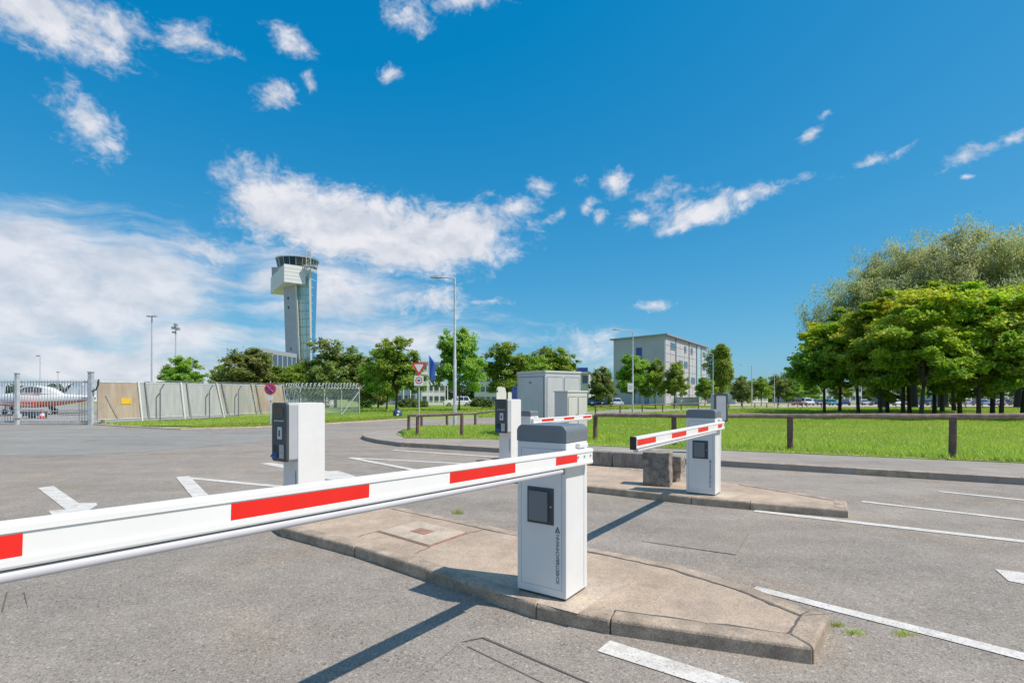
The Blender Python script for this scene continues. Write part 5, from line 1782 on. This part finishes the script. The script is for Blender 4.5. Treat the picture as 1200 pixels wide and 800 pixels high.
tree('maple', 453, 48, 402, 'slim maple just behind the near round one', .9, 'maples along the road', 1)
tree('maple', 538, 46, 386, 'maple right behind the tall street lamp', .82, 'maples along the road', 2)
tree('maple', 594, 50, 398, 'maple left of the tall grey cabinet', .95, 'maples along the road', 0)
tree('maple', 622, 56, 407, 'maple above the tall grey cabinet', 1.1, 'maples along the road', 1)
tree('maple', 650, 60, 408, 'maple right above the low beige cabinet', 1.1, 'maples along the road', 2)
tree('dark', 640, 75, 408, 'darker tree behind the maples over the cabinets', .9, 'maples along the road', 1)
tree('dark', 704, 72, 428, 'round olive tree left of the office block', .8, None, 0)
tree('maple', 742, 62, 411, 'dense maple before the office block end wall', .98, 'maples before the office block', 1)
tree('maple', 768, 62, 420, 'slim maple at the office block corner', .62, 'maples before the office block', 2)
tree('maple', 790, 60, 423, 'light maple before the office block windows', .78, 'maples before the office block', 0)
tree('poplar', 845, 118, 407, 'tall dark poplar right of the office block', 1.0, None, 0)
tree('maple', 826, 90, 440, 'small tree at the foot of the poplar', 1.0, None, 1)
tree('dark', 869, 105, 440, 'reddish round tree between poplar and lamps', .9, None, 0)
tree('maple', 892, 98, 442, 'bright round tree by the distant lamps', 1.0, None, 2)
tree('dark', 912, 130, 436, 'large tree behind the bright round one', .95, None, 1)
tree('maple', 930, 128, 440, 'distant tree left behind the grove', 1.0, None, 0)
for i, (px, d, ty) in enumerate(((950, 150, 444), (985, 160, 446), (1030, 155, 444), (1075, 160, 446), (1120, 155, 443), (1165, 160, 446), (1200, 155, 444))):
    tree('maple', px, d, ty, f'{ORD[i] if i else "leftmost"} of the distant trees beyond the car park' if i == 0 else f'{ORD[i]} from left of the distant trees beyond the car park', 1.3, 'trees beyond the car park', i)

# the far woods on the horizon: one mass each
def wood(name, x0, x1, y, h, n, label, seed):
    rg = np.random.default_rng(seed)
    xs = rg.uniform(x0, x1, n)
    ys_ = y + rg.uniform(0, 25, n)
    hh = h * rg.uniform(.65, 1.0, n)
    N = n * 46
    idx = np.repeat(np.arange(n), 46)
    u = rg.normal(size=(N, 3)); u /= np.linalg.norm(u, axis=1)[:, None]
    Pp = np.stack([xs[idx] + u[:, 0] * h * .36, ys_[idx] + u[:, 1] * h * .3, zt(y) + hh[idx] * (.5 + .5 * u[:, 2])], 1)
    a = rg.normal(size=(N, 3)); a /= np.linalg.norm(a, axis=1)[:, None]
    b = np.cross(a, u); b /= np.linalg.norm(b, axis=1)[:, None] + 1e-9
    s_ = (h * .16 * rg.uniform(.5, 1.2, N))[:, None]
    verts = np.stack([Pp - a * s_, Pp + b * s_, Pp + a * s_, Pp - b * s_], 1).reshape(-1, 3)
    me = np_mesh(name, verts, np.arange(N * 4).reshape(-1, 4), LEAF_FAR, {'var': np.clip(rg.uniform(0, 1, n)[idx] * .6 + rg.uniform(0, .4, N), 0, 1)})
    return tag(link(name, me), label, kind='stuff')


wood('far_wood', -900, -200, 420, 12, 340, 'dark line of distant wood behind the airfield', 5)
wood('far_wood', -260, 330, 330, 11, 300, 'distant wood behind the buildings', 6)
wood('far_wood', 60, 420, 215, 9, 260, 'distant wood behind the car park', 7)


# shrubs
def shrub_mesh(seed, r, h, n):
    return crown_mesh('foliage', LEAF_SHRUB, seed, r, h / 2, n, 30, .12, flat=.8, clump=.35, egg=.0, core=.2)


shr = shrub_mesh(200, .8, 1.0, 60)
for i, (px, d, sc_, lb_) in enumerate(((474, 66, 1.0, 'low dark shrub right of the near maple'), (484, 68, 1.1, 'low dark shrub left of the give way post'), (496, 70, .9, 'small shrub right of the give way post'),
                                       (560, 70, 1.2, 'low shrub right of the white sport utility car'), (572, 66, 1.0, 'small shrub left of the second ticket machine'), (430, 62, 1.0, 'low shrub past the end of the chain link fence'))):
    b = T(px, d)
    r = empty('shrub', b, rnd.uniform(0, 6), lb_, 'shrub', 'low shrubs in the far grass')
    r.scale = (sc_,) * 3
    link('foliage', shr, r, (0, 0, .5))
    MB().tube([(0, 0, -.05), (.05, 0, .5)], [.04, .02], 6).build('stem', M_BARK, r)

# blue sack by the tree
bs_ = T(466, 33.5)
sk_ = empty('sack', bs_, 0, 'dark blue sack with white patch at the foot of the near maple', 'sack')
rings = []
for z, rr in ((0, .20), (.05, .27), (.25, .28), (.40, .2), (.47, .08), (.52, .10)):
    rings.append([(rr * math.cos(2 * math.pi * k / 14) * (1 + .08 * math.sin(3 * k)), rr * .8 * math.sin(2 * math.pi * k / 14), z) for k in range(14)])
MB().loft(rings).build('bag', mat('blue_sack', (.03, .07, .16), .5), sk_, smooth=True)
MB().loft([[(-.02, -.235, .08), (.10, -.225, .06), (.16, -.16, .34), (.04, -.19, .38)], [(-.02, -.215, .08), (.10, -.205, .06), (.16, -.14, .34), (.04, -.17, .38)]]).build('white_patch', M_SIGNW, sk_)

# ------------------------------------------------------------------ grass blades
def blades(name, poly, n, zf, label, hmin, hmax, wid, seed, fade=None):
    rg = np.random.default_rng(seed)
    P_ = np.array(poly)
    lo, hi = P_.min(0), P_.max(0)
    xs, ys_ = [], []
    tot = 0
    px_, py_ = P_[:, 0], P_[:, 1]
    while tot < n:
        x = rg.uniform(lo[0], hi[0], n * 2); y = lo[1] + (hi[1] - lo[1]) * rg.uniform(0, 1, n * 2) ** (1.0 if fade is None else fade)
        ins = np.zeros(len(x), bool)
        j = len(P_) - 1
        for i in range(len(P_)):
            c = ((py_[i] > y) != (py_[j] > y)) & (x < (px_[j] - px_[i]) * (y - py_[i]) / (py_[j] - py_[i] + 1e-12) + px_[i])
            ins ^= c
            j = i
        vis = ins & (np.abs(x) < y * 1.05 + .5) & (y > 1)
        xs.append(x[vis]); ys_.append(y[vis]); tot += vis.sum()
    x = np.concatenate(xs)[:n]; y = np.concatenate(ys_)[:n]
    z = np.array([zf(v) for v in y])
    an = rg.uniform(0, 6.28, n)
    # tall and short patches
    patch = .5 + .5 * np.sin(x * 1.3 + 2 * np.sin(y * .9)) * np.sin(y * 1.1 + np.sin(x * .7))
    h = rg.uniform(hmin, hmax, n) * (.7 + .5 * patch)
    k = np.clip(y / 14, 1, 3.0)
    wv = wid * k * rg.uniform(.7, 1.3, n)
    dx, dy = np.cos(an) * wv, np.sin(an) * wv
    lx, ly = rg.normal(size=n) * h * .45, rg.normal(size=n) * h * .45
    verts = np.stack([np.stack([x - dx, y - dy, z], 1), np.stack([x + dx, y + dy, z], 1), np.stack([x + lx, y + ly, z + h], 1)], 1).reshape(-1, 3)
    var = np.clip(rg.uniform(0, .6, n) + .4 * patch, 0, 1)
    tip = (rg.uniform(0, 1, n) > .8) * rg.uniform(.4, 1, n)
    me = np_mesh(name, verts, np.arange(n * 3).reshape(-1, 3), GRASS, {'var': var, 'tip': tip})
    return tag(link(name, me), label, kind='stuff')


lp = [tuple(Vector(p)) for p in lpoly]
near_lawn = [p for p in lawn_near] + [(-3.8, 18.), (-3.4, 21), (-.8, 21.5), (5, 30), (30, 30), (46, 10)]
blades('grass', near_lawn, 190000, lambda y: .118 + zt(y), 'short mown grass on the lawn behind the rail fence', .05, .13, .010, 1, 1.2)
far_lawn = [(-.5, 21.7), (4.9, 32.8), (9.5, 36.8), (16.8, 44.3), (31, 56.5), (64, 63), (80, 50), (46, 22), (30, 24), (8, 22)]
blades('grass', far_lawn, 120000, lambda y: .118 + zt(y), 'grass of the far lawn around the grove', .06, .14, .014, 2)
verge = [tuple(G(113, 496).xy), tuple(G(150, 499.6).xy), tuple(G(230, 498).xy), tuple(G(320, 494.8).xy), tuple(G(420, 490.3).xy), tuple(G(478, 487).xy), (-3, 44), (-12, 40), (-15.5, 34), (-19, 25.5)]
blades('grass', verge, 60000, lambda y: -.03 + zt(y), 'grass verge in front of the screen fence', .07, .16, .012, 3)
v2_ = [tuple(G(212, 503.2).xy), tuple(G(300, 500.9).xy), tuple(G(360, 498).xy), tuple(G(420, 494.3).xy), tuple(G(480, 490.6).xy), tuple(G(470, 487.5).xy), tuple(G(420, 490.4).xy), tuple(G(320, 495).xy), tuple(G(230, 498.6).xy)]
blades('grass', v2_, 14000, lambda y: -.03, 'narrow grass strip between footpath and road', .06, .13, .012, 4)
fg = [(-11, 37), (-3, 44.2), (-2, 32), (4.5, 39), (12, 56), (22, 68), (44, 86), (30, 105), (-10, 105), (-22, 60)]
blades('grass', fg, 90000, lambda y: -.03 + zt(y), 'rough grass around the distant maples and shrubs', .08, .2, .02, 5)
# clover flowers: pale specks
rg = np.random.default_rng(9)
n = 1100
y = rg.uniform(9, 22, n); x = rg.uniform(-1, 1, n) * 0 + rg.uniform(-3, 16, n)
ok = np.array([inpoly(a, b, near_lawn) for a, b in zip(x, y)]) & (np.sin(x * .9 + 1.2 * np.sin(y)) > -.2)
x, y = x[ok], y[ok]; n = len(x)
z = .118 + rg.uniform(.07, .13, n)
s_ = rg.uniform(.006, .012, n)
verts = np.stack([np.stack([x - s_, y, z], 1), np.stack([x, y - s_, z + .006], 1), np.stack([x + s_, y, z], 1), np.stack([x, y + s_ * .4, z + s_ * 1.3], 1)], 1).reshape(-1, 3)
tag(link('clover_flowers', np_mesh('clover_flowers', verts, np.arange(n * 4).reshape(-1, 4), mat('clover_white', (.62, .62, .55), .8))), 'white clover flowers sprinkled over the near lawn', kind='stuff')

# weeds in the joint by the island tip
for i, (px, py, lb_) in enumerate(((978, 733, 'yellow green weed tuft right at the island tip'), (1000, 742, 'small weed tuft second from the island tip'), (1058, 743, 'weed tuft farthest from the island tip'), (537, 602, 'dry weed tuft at the back kerb of the near island'))):
    p = G(px, py)
    r = empty('weed_tuft', p, 0, lb_, 'weed', 'weeds in the asphalt')
    rg = np.random.default_rng(300 + i)
    n = 46
    an = rg.uniform(0, 6.28, n); rr = rg.uniform(0, .055, n)
    bx_, by_ = np.cos(an) * rr * 1.4, np.sin(an) * rr * .7
    h = rg.uniform(.012, .04, n) * (2.2 if i == 3 else 1)
    wv = .004
    verts = np.stack([np.stack([bx_ - wv, by_, 0 * h], 1), np.stack([bx_ + wv, by_, 0 * h], 1), np.stack([bx_ + rg.normal(size=n) * .02, by_ + rg.normal(size=n) * .02, h], 1)], 1).reshape(-1, 3)
    me = np_mesh('leaves', verts, np.arange(n * 3).reshape(-1, 3), GRASS, {'var': rg.uniform(.3, 1, n), 'tip': rg.uniform(0, 1, n)})
    link('leaves', me, r)
